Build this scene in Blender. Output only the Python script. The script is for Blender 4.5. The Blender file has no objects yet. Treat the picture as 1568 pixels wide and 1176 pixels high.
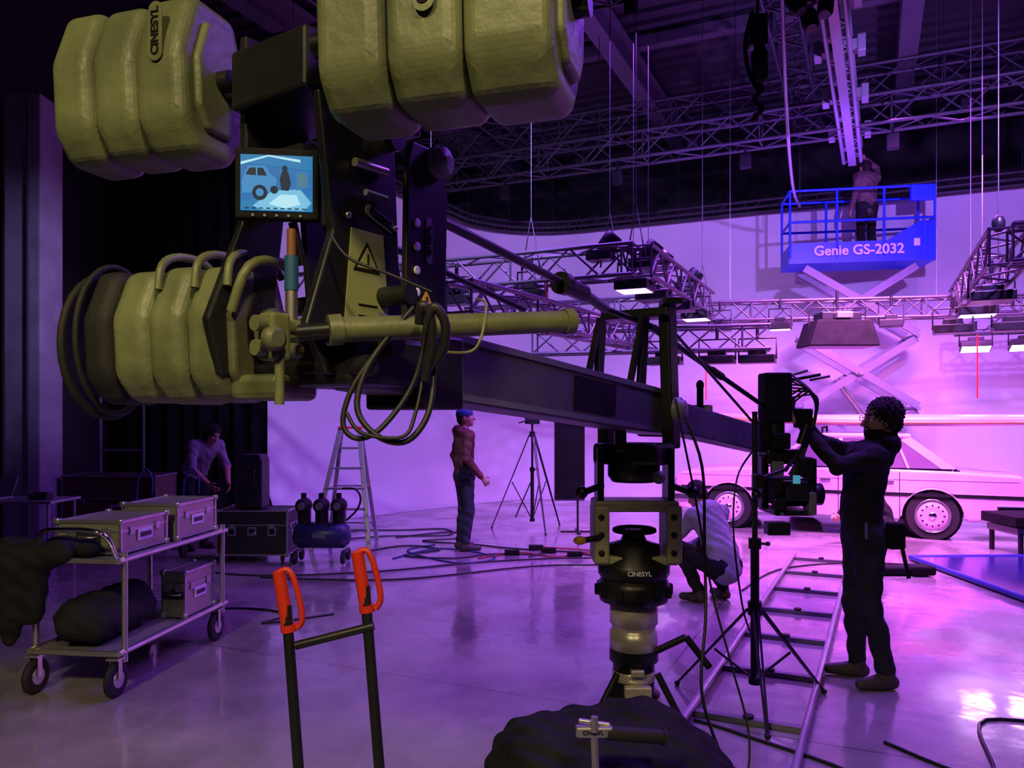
import bpy, bmesh, math, random
import numpy as np
from mathutils import Vector, Matrix
random.seed(7); np.random.seed(7)
V=Vector
E1=V((.91,-.415,0)).normalized(); E2=V((.415,.91,0)).normalized(); Z=V((0,0,1))
def rm(a,b,z=0): return E1*a+E2*b+Z*z
bpy.context.scene.view_settings.view_transform='Standard'

# ------------------------------------------------------------------ materials
def mat(name,col,rough=.5,metal=0,var=0,vscale=8,bump=0,bscale=40,emit=None,estr=0,coat=0,spec=.5):
    m=bpy.data.materials.new(name); m.use_nodes=True
    nt=m.node_tree; b=nt.nodes['Principled BSDF']
    c=(*col,1)
    b.inputs['Base Color'].default_value=c; b.inputs['Roughness'].default_value=rough
    b.inputs['Metallic'].default_value=metal; b.inputs['Specular IOR Level'].default_value=spec
    if coat: b.inputs['Coat Weight'].default_value=coat
    if emit:
        b.inputs['Emission Color'].default_value=(*emit,1); b.inputs['Emission Strength'].default_value=estr
    if var or bump:
        tc=nt.nodes.new('ShaderNodeTexCoord')
    if var:
        n=nt.nodes.new('ShaderNodeTexNoise'); n.inputs['Scale'].default_value=vscale; n.inputs['Detail'].default_value=5
        nt.links.new(tc.outputs['Object'],n.inputs['Vector'])
        r=nt.nodes.new('ShaderNodeValToRGB')
        r.color_ramp.elements[0].position=.3; r.color_ramp.elements[1].position=.7
        r.color_ramp.elements[0].color=(*[x*(1-var) for x in col],1)
        r.color_ramp.elements[1].color=(*[min(1,x*(1+var)) for x in col],1)
        nt.links.new(n.outputs['Fac'],r.inputs['Fac']); nt.links.new(r.outputs['Color'],b.inputs['Base Color'])
    if bump:
        n2=nt.nodes.new('ShaderNodeTexNoise'); n2.inputs['Scale'].default_value=bscale; n2.inputs['Detail'].default_value=4
        nt.links.new(tc.outputs['Object'],n2.inputs['Vector'])
        bp=nt.nodes.new('ShaderNodeBump'); bp.inputs['Strength'].default_value=bump; bp.inputs['Distance'].default_value=.02
        nt.links.new(n2.outputs['Fac'],bp.inputs['Height']); nt.links.new(bp.outputs['Normal'],b.inputs['Normal'])
    return m
black=mat('black_metal',(.016,.016,.018),.38,.3,.3)
blackm=mat('black_matte',(.01,.01,.011),.8,0,.3,spec=.15)
rubber=mat('rubber',(.018,.018,.018),.65,spec=.3)
cable=mat('cable_rubber',(.012,.012,.013),.5)
olive=mat('olive_paint',(.150,.175,.078),.45,0,.32,5,.18,22)
olived=mat('olive_dark',(.135,.155,.065),.45,0,.25,8,.1,30)
olivecap=mat('olive_underside',(.095,.10,.05),.6,0,.25,9,.2,20)
steel=mat('steel',(.62,.60,.56),.32,.9,.1)
alu=mat('aluminium',(.45,.45,.47),.38,.8,.1)
trussm=mat('truss_aluminium',(.10,.10,.115),.42,.5)
trussd=mat('truss_dark',(.035,.035,.04),.5,.4)
railm=mat('rail_grey',(.22,.22,.26),.45,.4)
white=mat('white_print',(.8,.8,.8),.6)
grayp=mat('gray_plastic',(.15,.15,.16),.5)
chrome=mat('chrome',(.8,.8,.8),.12,1)
red=mat('red_grip',(.55,.03,.012),.4)
redm=mat('red_strap',(.6,.03,.03),.6)
yellow=mat('yellow',(.65,.38,.04),.5)
labelg=mat('label_olive',(.28,.32,.11),.5)
bluep=mat('blue_lift_paint',(.006,.05,.85),.4)
bluet=mat('blue_tank',(.02,.028,.09),.35)
liftg=mat('lift_grey',(.26,.26,.32),.5)
carp=mat('car_paint',(.82,.46,.72),.25,0,0,coat=.6)
glass=mat('dark_glass',(.12,.08,.13),.06)
tanm=mat('board_tan',(.55,.32,.12),.5)
cases=mat('case_silver',(.34,.36,.25),.4,.4,.12)
caseb=mat('case_black',(.02,.02,.022),.5,0,.2)
skin=mat('skin',(.42,.22,.15),.5)
hair=mat('hair_dark',(.018,.012,.01),.7,bump=.8,bscale=90,spec=.25)
jackb=mat('cloth_black',(.014,.014,.016),.85,0,.3,10,.5,25,spec=.2)
jeans=mat('cloth_jeans',(.035,.038,.055),.85,0,.25,12,.4,40,spec=.2)
jred=mat('cloth_redbrown',(.115,.042,.032),.8,0,.4,8,.4,25,spec=.2)
greyc=mat('cloth_grey',(.27,.29,.29),.85,0,.15,8,.5,25,spec=.2)
greyt=mat('cloth_tee',(.24,.26,.26),.85,0,.15,8,.4,25,spec=.2)
shoe=mat('shoe',(.05,.035,.03),.6)
bluecap=mat('cap_blue',(.02,.09,.2),.7)
led=mat('led_panel',(.9,.8,1),.4,emit=(.62,.30,1),estr=3.0)
ledp=mat('led_panel_pink',(.9,.8,1),.4,emit=(.8,.45,1),estr=38)
bluemat=mat('blue_panel',(.012,.012,.12),.16)
curt=mat('curtain_black',(.008,.009,.008),.9,0,.3,3,spec=.15)
ply=mat('crate_brown',(.07,.035,.02),.6,0,.3)

# concrete floor: polished, sealed in uneven patches
fl=bpy.data.materials.new('concrete_floor'); fl.use_nodes=True; nt=fl.node_tree; bs=nt.nodes['Principled BSDF']
tc=nt.nodes.new('ShaderNodeTexCoord')
n1=nt.nodes.new('ShaderNodeTexNoise'); n1.inputs['Scale'].default_value=.9; n1.inputs['Detail'].default_value=9; n1.inputs['Roughness'].default_value=.7
nt.links.new(tc.outputs['Object'],n1.inputs['Vector'])
cr=nt.nodes.new('ShaderNodeValToRGB'); cr.color_ramp.elements[0].position=.32; cr.color_ramp.elements[1].position=.68
cr.color_ramp.elements[0].color=(.17,.16,.145,1); cr.color_ramp.elements[1].color=(.35,.33,.30,1)
nt.links.new(n1.outputs['Fac'],cr.inputs['Fac'])
bk=nt.nodes.new('ShaderNodeTexBrick'); bk.offset=0; bk.inputs['Scale'].default_value=1; bk.inputs['Brick Width'].default_value=5; bk.inputs['Row Height'].default_value=5
bk.inputs['Mortar Size'].default_value=.008; bk.inputs['Color1'].default_value=(1,1,1,1); bk.inputs['Color2'].default_value=(1,1,1,1); bk.inputs['Mortar'].default_value=(.5,.5,.5,1)
mp=nt.nodes.new('ShaderNodeMapping'); nt.links.new(tc.outputs['Object'],mp.inputs['Vector']); nt.links.new(mp.outputs['Vector'],bk.inputs['Vector'])
mp.inputs['Location'].default_value=(1.2,.7,0); mp.inputs['Rotation'].default_value=(0,0,math.radians(24.5))
mx=nt.nodes.new('ShaderNodeMix'); mx.data_type='RGBA'; mx.blend_type='MULTIPLY'; mx.inputs['Factor'].default_value=1
nt.links.new(cr.outputs['Color'],mx.inputs[6]); nt.links.new(bk.outputs['Color'],mx.inputs[7]); nt.links.new(mx.outputs[2],bs.inputs['Base Color'])
n3=nt.nodes.new('ShaderNodeTexNoise'); n3.inputs['Scale'].default_value=1.1; n3.inputs['Detail'].default_value=7; n3.inputs['Roughness'].default_value=.6
nt.links.new(tc.outputs['Object'],n3.inputs['Vector'])
def mrange(src,f0,f1,t0,t1,dst):
    q=nt.nodes.new('ShaderNodeMapRange'); q.inputs['From Min'].default_value=f0; q.inputs['From Max'].default_value=f1; q.inputs['To Min'].default_value=t0; q.inputs['To Max'].default_value=t1
    nt.links.new(src,q.inputs['Value']); nt.links.new(q.outputs['Result'],dst)
mrange(n3.outputs['Fac'],.38,.62,.34,.14,bs.inputs['Roughness'])
mrange(n3.outputs['Fac'],.40,.60,.15,1.0,bs.inputs['Coat Weight'])
bs.inputs['Coat Roughness'].default_value=.09; bs.inputs['Coat IOR'].default_value=1.85
n4=nt.nodes.new('ShaderNodeTexNoise'); n4.inputs['Scale'].default_value=3.5; nt.links.new(tc.outputs['Object'],n4.inputs['Vector'])
b4=nt.nodes.new('ShaderNodeBump'); b4.inputs['Strength'].default_value=.12; b4.inputs['Distance'].default_value=.03
nt.links.new(n4.outputs['Fac'],b4.inputs['Height']); nt.links.new(b4.outputs['Normal'],bs.inputs['Normal']); nt.links.new(b4.outputs['Normal'],bs.inputs['Coat Normal'])
cycm=mat('cyclorama_white',(.66,.66,.68),.75,0,.05,1.2)
walld=mat('dark_wall',(.02,.024,.02),.8,0,.3,2)
ceilm=mat('ceiling_metal',(.07,.07,.075),.6,.2)
pillarm=mat('concrete_pillar',(.28,.29,.30),.8,0,.2,3)
beamm=mat('ceiling_beam_paint',(.13,.13,.14),.5)

# ------------------------------------------------------------------ builder
def orth(ax):
    ax=V(ax).normalized(); t=V((0,0,1)) if abs(ax.z)<.9 else V((1,0,0))
    x=t.cross(ax).normalized(); return x, ax.cross(x).normalized(), ax
class B:
    def __init__(s,name): s.n=name; s.v=[];s.f=[];s.mi=[];s.sm=[];s.ms=[]
    def add(s,vs,fs,m,smooth=False):
        if m not in s.ms: s.ms.append(m)
        k=s.ms.index(m); o=len(s.v)
        s.v+= [tuple(x) for x in vs]
        for f in fs: s.f.append(tuple(i+o for i in f)); s.mi.append(k); s.sm.append(smooth)
    def bm(s,bm,m,M=None,smooth=False):
        bm.verts.ensure_lookup_table()
        for i,v in enumerate(bm.verts): v.index=i
        vs=[(M@v.co if M else v.co) for v in bm.verts]
        s.add(vs,[[v.index for v in f.verts] for f in bm.faces],m,smooth); bm.free()
    def box(s,c,size,m,ax=None,bev=0,seg=2):
        """ax: (X,Y,Z) axes of the box"""
        b=bmesh.new(); bmesh.ops.create_cube(b,size=1)
        for v in b.verts: v.co=V((v.co.x*size[0],v.co.y*size[1],v.co.z*size[2]))
        if bev: bmesh.ops.bevel(b,geom=list(b.edges),offset=bev,segments=seg,profile=.5,affect='EDGES')
        X,Y,ZZ=ax if ax else (V((1,0,0)),V((0,1,0)),V((0,0,1)))
        M=Matrix(((X[0],Y[0],ZZ[0],c[0]),(X[1],Y[1],ZZ[1],c[1]),(X[2],Y[2],ZZ[2],c[2]),(0,0,0,1)))
        s.bm(b,m,M)
    def beam(s,a,b,w,h,m,up=Z,bev=0):
        a=V(a);b=V(b);d=(b-a).normalized(); x=d.cross(V(up)).normalized(); u=x.cross(d).normalized()
        s.box((a+b)/2,(w,(b-a).length,h),m,(x,d,u),bev)
    def cyl(s,a,b,r,m,r2=None,n=14,cap=True):
        a=V(a);b=V(b); r2=r if r2 is None else r2
        if (b-a).length<1e-6: return
        x,y,d=orth(b-a); vs=[]
        for p,rr in((a,r),(b,r2)):
            for i in range(n):
                t=2*math.pi*i/n; vs.append(p+x*math.cos(t)*rr+y*math.sin(t)*rr)
        s.add(vs,[(i,(i+1)%n,n+(i+1)%n,n+i) for i in range(n)],m,True)
        if cap: s.add(vs[:n],[tuple(range(n))[::-1]],m); s.add(vs[n:],[tuple(range(n))],m)
    def tube(s,pts,r,m,n=8,closed=False,sub=0):
        pts=[V(p) for p in pts]
        if sub:
            q=[];L=len(pts)
            for i in range(L if closed else L-1):
                p0=pts[(i-1)%L] if (closed or i>0) else pts[0]; p1=pts[i]; p2=pts[(i+1)%L]; p3=pts[(i+2)%L] if (closed or i+2<L) else pts[-1]
                for j in range(sub):
                    t=j/sub; q.append(.5*((2*p1)+(p2-p0)*t+(2*p0-5*p1+4*p2-p3)*t*t+(3*p1-p0-3*p2+p3)*t**3))
            if not closed: q.append(pts[-1])
            pts=q
        L=len(pts); vs=[]; x=None
        for i,p in enumerate(pts):
            if closed: d=(pts[(i+1)%L]-pts[i-1])
            else: d=pts[min(i+1,L-1)]-pts[max(i-1,0)]
            if d.length<1e-9: d=V((0,0,1))
            d.normalize()
            if x is None: x=orth(d)[0]
            else:
                x=x-d*x.dot(d); x=x.normalized() if x.length>1e-6 else orth(d)[0]
            y=d.cross(x)
            for k in range(n):
                t=2*math.pi*k/n; vs.append(p+x*math.cos(t)*r+y*math.sin(t)*r)
        fs=[]
        for i in range(L if closed else L-1):
            j=(i+1)%L
            for k in range(n): fs.append((i*n+k,i*n+(k+1)%n,j*n+(k+1)%n,j*n+k))
        s.add(vs,fs,m,True)
        if not closed: s.add(vs[:n],[tuple(range(n))[::-1]],m); s.add(vs[-n:],[tuple(range(n))],m)
    def lathe(s,prof,o,ax,m,n=24,smooth=True):
        o=V(o); x,y,d=orth(ax); vs=[]
        for r,h in prof:
            for k in range(n):
                t=2*math.pi*k/n; vs.append(o+d*h+(x*math.cos(t)+y*math.sin(t))*max(r,1e-4))
        fs=[]
        for i in range(len(prof)-1):
            for k in range(n): fs.append((i*n+k,i*n+(k+1)%n,(i+1)*n+(k+1)%n,(i+1)*n+k))
        s.add(vs,fs,m,smooth)
        s.add(vs[:n],[tuple(range(n))[::-1]],m); s.add(vs[-n:],[tuple(range(n))],m)
    def sph(s,c,r,m,n=12):
        if not hasattr(r,'__len__'): r=(r,r,r)
        b=bmesh.new(); bmesh.ops.create_uvsphere(b,u_segments=n,v_segments=max(6,n*2//3),radius=1)
        for v in b.verts: v.co=V((v.co.x*r[0]+c[0],v.co.y*r[1]+c[1],v.co.z*r[2]+c[2]))
        s.bm(b,m,None,True)
    def prism(s,poly,o,ex,ey,th,m,bev=0,seg=2,smooth=False):
        """polygon in plane (ex,ey) extruded +-th/2"""
        b=bmesh.new(); o=V(o);ex=V(ex);ey=V(ey);nn=ex.cross(ey).normalized()
        vb=[b.verts.new((p[0],p[1],-th/2)) for p in poly]; f=b.faces.new(vb)
        r=bmesh.ops.extrude_face_region(b,geom=[f])
        for e in r['geom']:
            if isinstance(e,bmesh.types.BMVert): e.co.z+=th
        bmesh.ops.recalc_face_normals(b,faces=b.faces)
        if bev: bmesh.ops.bevel(b,geom=list(b.edges),offset=bev,segments=seg,profile=.5,affect='EDGES')
        M=Matrix(((ex[0],ey[0],nn[0],o[0]),(ex[1],ey[1],nn[1],o[1]),(ex[2],ey[2],nn[2],o[2]),(0,0,0,1)))
        s.bm(b,m,M,smooth)
    def done(s,parent=None,recalc=True):
        me=bpy.data.meshes.new(s.n); me.from_pydata(s.v,[],s.f)
        for m in s.ms: me.materials.append(m)
        me.polygons.foreach_set('material_index',s.mi); me.polygons.foreach_set('use_smooth',s.sm)
        if recalc:
            b=bmesh.new(); b.from_mesh(me); bmesh.ops.recalc_face_normals(b,faces=b.faces); b.to_mesh(me); b.free()
        me.update()
        o=bpy.data.objects.new(s.n,me); bpy.context.collection.objects.link(o)
        if parent: o.parent=parent
        return o
def text(name,s,loc,size,ex,ey,m,parent=None,ext=.0015):
    c=bpy.data.curves.new(name,'FONT'); c.body=s; c.size=size; c.extrude=ext; c.align_x='CENTER'; c.align_y='CENTER'; c.offset=size*.02
    c.materials.append(m); o=bpy.data.objects.new(name,c); bpy.context.collection.objects.link(o)
    ex=V(ex).normalized();ey=V(ey).normalized();nn=ex.cross(ey)
    o.matrix_world=Matrix(((ex[0],ey[0],nn[0],loc[0]),(ex[1],ey[1],nn[1],loc[1]),(ex[2],ey[2],nn[2],loc[2]),(0,0,0,1)))
    if parent: o.parent=parent
    return o
def truss(b,p,q,w,m,r=.022,rd=.012,h=None,up=Z,seg=None):
    p=V(p);q=V(q);d=(q-p);L=d.length;d.normalize();x=d.cross(V(up)).normalized();u=x.cross(d).normalized();h=h or w
    C=[x*(sx*w/2)+u*(sz*h/2) for sx,sz in((-1,-1),(1,-1),(1,1),(-1,1))]
    for c in C: b.cyl(p+c,q+c,r,m,n=6)
    n=seg or max(2,round(L/(w*1.1)))
    for i in range(n):
        a=p+d*L*i/n; e=p+d*L*(i+1)/n
        for k in range(4):
            c0,c1=C[k],C[(k+1)%4]
            if i%2==0: b.cyl(a+c0,e+c1,rd,m,n=5,cap=False)
            else: b.cyl(a+c1,e+c0,rd,m,n=5,cap=False)
        if i%4==0:
            for k in range(4): b.cyl(a+C[k],a+C[(k+1)%4],rd,m,n=5,cap=False)

# ------------------------------------------------------------------ implicit bodies
def polyg(F,o,h):
    n=np.array(F.shape)-1
    acc=np.zeros((*n,3),np.float32);cnt=np.zeros(n,np.float32)
    for ax in range(3):
        o1,o2=[i for i in range(3) if i!=ax]
        for a in(0,1):
            for c in(0,1):
                s0=[None]*3;s1=[None]*3
                s0[ax]=slice(0,n[ax]);s1[ax]=slice(1,n[ax]+1)
                s0[o1]=s1[o1]=slice(a,n[o1]+a);s0[o2]=s1[o2]=slice(c,n[o2]+c)
                f0=F[tuple(s0)];f1=F[tuple(s1)];m=(f0<0)!=(f1<0)
                t=np.where(m,f0/np.where(m,f0-f1,1),0)
                acc[...,ax]+=t;acc[...,o1]+=m*a;acc[...,o2]+=m*c;cnt+=m
    act=cnt>0;idx=-np.ones(n,np.int64);N=int(act.sum());idx[act]=np.arange(N)
    v=(acc[act]/cnt[act][:,None]+np.argwhere(act))*h+o
    Q=[]
    for ax in range(3):
        o1,o2=[(1,2),(2,0),(0,1)][ax]
        s0=[None]*3;s1=[None]*3
        s0[ax]=slice(0,n[ax]);s1[ax]=slice(1,n[ax]+1)
        for o_ in(o1,o2): s0[o_]=s1[o_]=slice(1,n[o_])
        a=F[tuple(s0)]<0;b=F[tuple(s1)]<0;w=np.argwhere(a!=b)
        if not len(w): continue
        sg=a[tuple(w.T)]
        base=w.copy(); base[:,o1]+=1;base[:,o2]+=1
        def g(d1,d2):
            q=base.copy();q[:,o1]+=d1;q[:,o2]+=d2;return idx[tuple(q.T)]
        q=np.stack([g(-1,-1),g(0,-1),g(0,0),g(-1,0)],1)
        q[~sg]=q[~sg][:,::-1]; Q.append(q)
    return v,np.concatenate(Q)
class Body:
    """blended implicit solid; every primitive carries a material"""
    def __init__(s): s.p=[];s.ms=[]
    def mi(s,m):
        if m not in s.ms: s.ms.append(m)
        return s.ms.index(m)
    def cap(s,a,b,ra,rb,m,flat=None,fs=1,k=.02,nz=0,neg=False): s.p.append(('c',V(a),V(b),ra,rb,s.mi(m),flat,fs,k,nz,neg))
    def ell(s,c,r,ax,m,k=.02,nz=0,neg=False): s.p.append(('e',V(c),r,ax,None,s.mi(m),None,1,k,nz,neg))
    def build(s,name,h,parent=None):
        lo=np.full(3,1e9);hi=-lo
        bb=[]
        for p in s.p:
            if p[0]=='c':
                R=max(p[3],p[4]);a=np.array(p[1]);b=np.array(p[2]);l=np.minimum(a,b)-R;u=np.maximum(a,b)+R
            else:
                R=max(p[2]);a=np.array(p[1]);l=a-R;u=a+R
            bb.append((l,u))
            if not p[10]: lo=np.minimum(lo,l);hi=np.maximum(hi,u)
        lo-=3*h+.02;hi+=3*h+.02
        n=np.ceil((hi-lo)/h).astype(int)+1
        F=np.full(n,.15,np.float32);BD=np.full(n,9.,np.float32);LB=np.zeros(n,np.int16)
        for p,(l,u) in zip(s.p,bb):
            i0=np.clip(((l-.05-lo)/h).astype(int),0,n-1);i1=np.clip(((u+.05-lo)/h).astype(int)+2,1,n)
            sl=tuple(slice(i0[i],i1[i]) for i in range(3))
            g=np.stack(np.meshgrid(*[np.arange(i0[i],i1[i])*h+lo[i] for i in range(3)],indexing='ij'),-1).astype(np.float32)
            if p[0]=='c':
                a=np.array(p[1],np.float32);b=np.array(p[2],np.float32);ab=b-a
                t=np.clip(((g-a)@ab)/max(ab@ab,1e-9),0,1); q=g-a-t[...,None]*ab
                if p[6] is not None:
                    fd=np.array(V(p[6]).normalized(),np.float32); c=q@fd; q=q+(c*(1/p[7]-1))[...,None]*fd
                d=np.sqrt((q*q).sum(-1))-(p[3]+(p[4]-p[3])*t)
                if p[6] is not None: d=d*min(1,p[7]*1.3)
            else:
                q=g-np.array(p[1],np.float32); A=np.array([list(x) for x in p[3]],np.float32); q=q@A.T
                r=np.array(p[2],np.float32); k0=np.sqrt(((q/r)**2).sum(-1));k1=np.sqrt(((q/r**2)**2).sum(-1))+1e-6
                d=k0*(k0-1)/k1
            if p[9]:
                d=d+p[9]*(np.sin(g[...,0]*38+g[...,2]*17)*np.sin(g[...,2]*31+g[...,1]*23)+.5*np.sin(g[...,1]*71+g[...,2]*53+g[...,0]*29)) if p[9]<.0085 else d+p[9]*np.sin(g[...,0]*150)*np.sin(g[...,1]*150+1)*np.sin(g[...,2]*150)
            f=F[sl];kk=max(p[8],1e-4)
            if p[10]:
                x=-d; hh=np.clip(.5+.5*(f-x)/kk,0,1); F[sl]=x*(1-hh)+f*hh+kk*hh*(1-hh)
            else:
                hh=np.clip(.5+.5*(f-d)/kk,0,1); F[sl]=f*(1-hh)+d*hh-kk*hh*(1-hh)
                bd=BD[sl];m=d<bd; bd[m]=d[m]; LB[sl][m]=p[5]
        v,q=polyg(F,lo,h)
        me=bpy.data.meshes.new(name)
        me.vertices.add(len(v));me.vertices.foreach_set('co',v.astype(np.float32).ravel())
        me.loops.add(q.size);me.loops.foreach_set('vertex_index',q.astype(np.int32).ravel())
        me.polygons.add(len(q));me.polygons.foreach_set('loop_start',np.arange(0,q.size,4,dtype=np.int32))
        me.polygons.foreach_set('loop_total',np.full(len(q),4,np.int32))
        c=v[q].mean(1);ii=np.clip(np.rint((c-lo)/h).astype(int),0,n-1)
        for m in s.ms: me.materials.append(m)
        me.polygons.foreach_set('material_index',LB[tuple(ii.T)].astype(np.int32))
        me.polygons.foreach_set('use_smooth',np.ones(len(q),bool))
        me.update(calc_edges=True); me.validate()
        o=bpy.data.objects.new(name,me);bpy.context.collection.objects.link(o)
        if parent: o.parent=parent
        return o

def hand(b,w,d,n,side,curl,m):
    w=V(w);d=V(d).normalized();n=V(n);n=(n-d*n.dot(d)).normalized();lat=d.cross(n)*side
    b.cap(w,w+d*.075,.026,.036,m,flat=n,fs=.5,k=.012)
    for i,(l,o,s) in enumerate(((.072,.031,.16),(.08,.011,.05),(.075,-.010,-.05),(.058,-.030,-.16))):
        p=w+d*.078+lat*o; dd=(d+lat*s).normalized(); a=0
        for j,(f,c) in enumerate(((.45,.5),(.3,1.0),(.25,.8))):
            a+=curl*c; dv=(dd*math.cos(a)+n*math.sin(a)); q=p+dv*l*f
            b.cap(p,q,.0098-.0007*j,.0092-.0007*j,m,k=.003); p=q
    p=w+d*.025+lat*.028; q=p+(d*.55+lat*.8+n*.15).normalized()*.04; b.cap(p,q,.014,.011,m,k=.008)
    q2=q+(d*.85+lat*.25+n*.5*curl).normalized()*.032; b.cap(q,q2,.0105,.009,m,k=.004)

def person(name,base,F,J,top,pants,hairm,hs='short',look=None,h=.009,hands=None,beard=False,sleeve=True,hood=False,cap=None,scale=1,glasses=False,beanie=False):
    F=V((F[0],F[1],0)).normalized();R=F.cross(Z);base=V(base)
    D=dict(pel=(0,0,.95),wst=(0,.0,1.1),chest=(0,0,1.33),neck=(0,.0,1.49),head=(0,.03,1.655),
      sR=(.175,0,1.43),sL=(-.175,0,1.43),eR=(.23,-.02,1.14),eL=(-.23,-.02,1.14),wR=(.24,.08,.9),wL=(-.24,.08,.9),
      hR=(.09,0,.93),hL=(-.09,0,.93),kR=(.1,.03,.5),kL=(-.1,.03,.5),aR=(.11,-.02,.09),aL=(-.11,-.02,.09),tR=(.14,.17,.04),tL=(-.14,.17,.04))
    D.update(J)
    P={k:base+(R*v[0]+F*v[1]+Z*v[2])*scale for k,v in D.items()}
    def w(v): return (R*v[0]+F*v[1]+Z*v[2])
    b=Body();S=scale
    ch=(P['chest']-P['wst']).normalized();fr=(F-ch*F.dot(ch)).normalized()
    b.cap(P['hR'].lerp(P['hL'],.15),P['hL'].lerp(P['hR'],.15),.115*S,.115*S,pants,k=.04)
    b.cap(P['pel'],P['wst'],.165*S,.155*S,top,flat=fr,fs=.72,k=.04,nz=.005)
    b.cap(P['wst'],P['chest'],.16*S,.185*S,top,flat=fr,fs=.66,k=.05,nz=.006)
    b.cap(P['sR'],P['sL'],.078*S,.078*S,top,k=.05,nz=.003)
    b.cap(P['chest'],P['neck']-ch*.03,.14*S,.075*S,top,flat=fr,fs=.75,k=.04)
    hc=P['head'];look=w(look) if look else F
    look=look.normalized();hx=look.cross(Z).normalized();hu=hx.cross(look).normalized()
    b.cap(P['neck']-ch*.03,hc-hu*.06-look*.015,.056*S,.052*S,skin,k=.015)
    hp=lambda a,c,e: hc+(hx*a+look*c+hu*e)*S
    b.ell(hp(0,-.01,.025),(.077*S,.098*S,.095*S),(hx,look,hu),skin,k=.01)
    b.ell(hp(0,.022,-.035),(.058*S,.07*S,.078*S),(hx,look,hu),skin,k=.03)
    b.cap(hp(-.012,.072,-.095),hp(.012,.072,-.095),.018,.018,skin,k=.02)
    b.cap(hp(0,.088,.012),hp(0,.112,-.03),.009,.0145,skin,k=.008)
    for sx in(-1,1):
        b.ell(hp(sx*.031,.098,.012),(.019,.02,.012),(hx,look,hu),skin,k=.012,neg=True)
        b.ell(hp(sx*.031,.075,.012),(.0135,.0135,.0135),(hx,look,hu),white,k=.002)
        b.ell(hp(sx*.031,.0865,.012),(.006,.004,.006),(hx,look,hu),hairm,k=.001)
        b.cap(hp(sx*.018,.092,.034),hp(sx*.045,.08,.034),.0065,.005,hairm,k=.004)
        b.ell(hp(sx*.079,-.008,-.005),(.012,.02,.032),(hx,look,hu),skin,k=.006)
    b.cap(hp(-.022,.086,-.058),hp(.022,.086,-.058),.0075,.0075,skin,k=.003)
    b.cap(hp(-.018,.086,-.068),hp(.018,.086,-.068),.007,.007,skin,k=.003)
    if beard:
        b.ell(hp(0,.03,-.078),(.062,.07,.05),(hx,look,hu),hairm,k=.01,nz=.002)
        b.cap(hp(-.028,.089,-.047),hp(.028,.089,-.047),.006,.006,hairm,k=.003)
    if hs=='curly':
        b.ell(hp(0,-.03,.055),(.108,.108,.098),(hx,look,hu),hairm,k=.01,nz=.014)
        for sx in(-1,1): b.ell(hp(sx*.07,-.04,.01),(.04,.06,.06),(hx,look,hu),hairm,k=.01,nz=.012)
        b.ell(hp(0,-.09,-.01),(.07,.04,.06),(hx,look,hu),hairm,k=.01,nz=.012)
    elif hs=='short':
        b.ell(hp(0,-.022,.04),(.085*S,.1*S,.09*S),(hx,look,hu),hairm,k=.004,nz=.003)
        b.ell(hp(0,-.06,-.01),(.072*S,.055*S,.07*S),(hx,look,hu),hairm,k=.006,nz=.003)
    elif hs=='long':
        b.ell(hp(0,-.025,.04),(.092*S,.105*S,.095*S),(hx,look,hu),hairm,k=.004,nz=.003)
        b.ell(hp(0,-.07,-.03),(.085*S,.06*S,.1*S),(hx,look,hu),hairm,k=.01,nz=.003)
        for sx in(-1,1): b.cap(hp(sx*.07,0,.02),hp(sx*.075,-.0,-.09),.025,.018,hairm,k=.01)
    if cap:
        b.ell(hp(0,-.01,.06),(.094,.11,.085),(hx,look,hu),cap,k=.003)
        if not beanie: b.cap(hp(-.03,.09,.055),hp(.03,.09,.055),.045,.045,cap,flat=hu,fs=.2,k=.004)
    if hood:
        b.cap(P['neck']-F*.07+w((-.07,0,0)),P['neck']-F*.07+w((.07,0,0)),.065,.065,top,k=.03,nz=.003)
        b.cap(P['neck']-F*.1,P['neck']-F*.1-ch*.1,.075,.05,top,flat=fr,fs=.6,k=.03)
    else: b.cap(P['neck']-ch*.03,P['neck']-ch*.015,.068*S,.064*S,top,k=.01)
    for s_,sg in(('R',1),('L',-1)):
        sh,el,wr=P['s'+s_],P['e'+s_],P['w'+s_]
        b.cap(sh,el,.066*S,.05*S,top,k=.03,nz=.005)
        if sleeve: b.cap(el,el.lerp(wr,.93),.05*S,.041*S,top,k=.02,nz=.004); b.cap(el.lerp(wr,.9),wr,.03,.028,skin,k=.005)
        else:
            b.cap(sh.lerp(el,.6),el,.043*S,.04*S,skin,k=.01); b.cap(el,wr,.042*S,.028*S,skin,k=.015)
        hd=(wr-el).normalized();hn=-R*sg;cu=.45
        if hands and s_ in hands: hd=w(hands[s_][0]).normalized();hn=w(hands[s_][1]);cu=hands[s_][2]
        hand(b,wr+hd*.01,hd,hn,sg,cu,skin)
        hi,kn,an,to=P['h'+s_],P['k'+s_],P['a'+s_],P['t'+s_]
        b.cap(hi,kn,.098*S,.066*S,pants,k=.03,nz=.004)
        sd=(kn-an).normalized()
        b.cap(kn,an+sd*.04,.066*S,.056*S,pants,k=.03,nz=.006)
        b.cap(kn.lerp(an,.3)-F*.02,kn.lerp(an,.5)-F*.015,.05*S,.045*S,pants,k=.03)
        td=(to-an);td.z=0;td.normalize()
        b.cap(an,an-Z*.03,.046,.05,shoe,k=.01)
        g=an-Z*.047-td*.03
        b.cap(g,g+td*.09,.043,.045,shoe,k=.015); b.cap(g+td*.09,g+td*.2-Z*.006,.045,.034,shoe,k=.015)
        b.cap(g-td*.1-Z*.14,g+td*.35-Z*.14,.1,.1,shoe,flat=td.cross(Z),fs=3,k=.004,neg=True)
    o=b.build(name,h)
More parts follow.
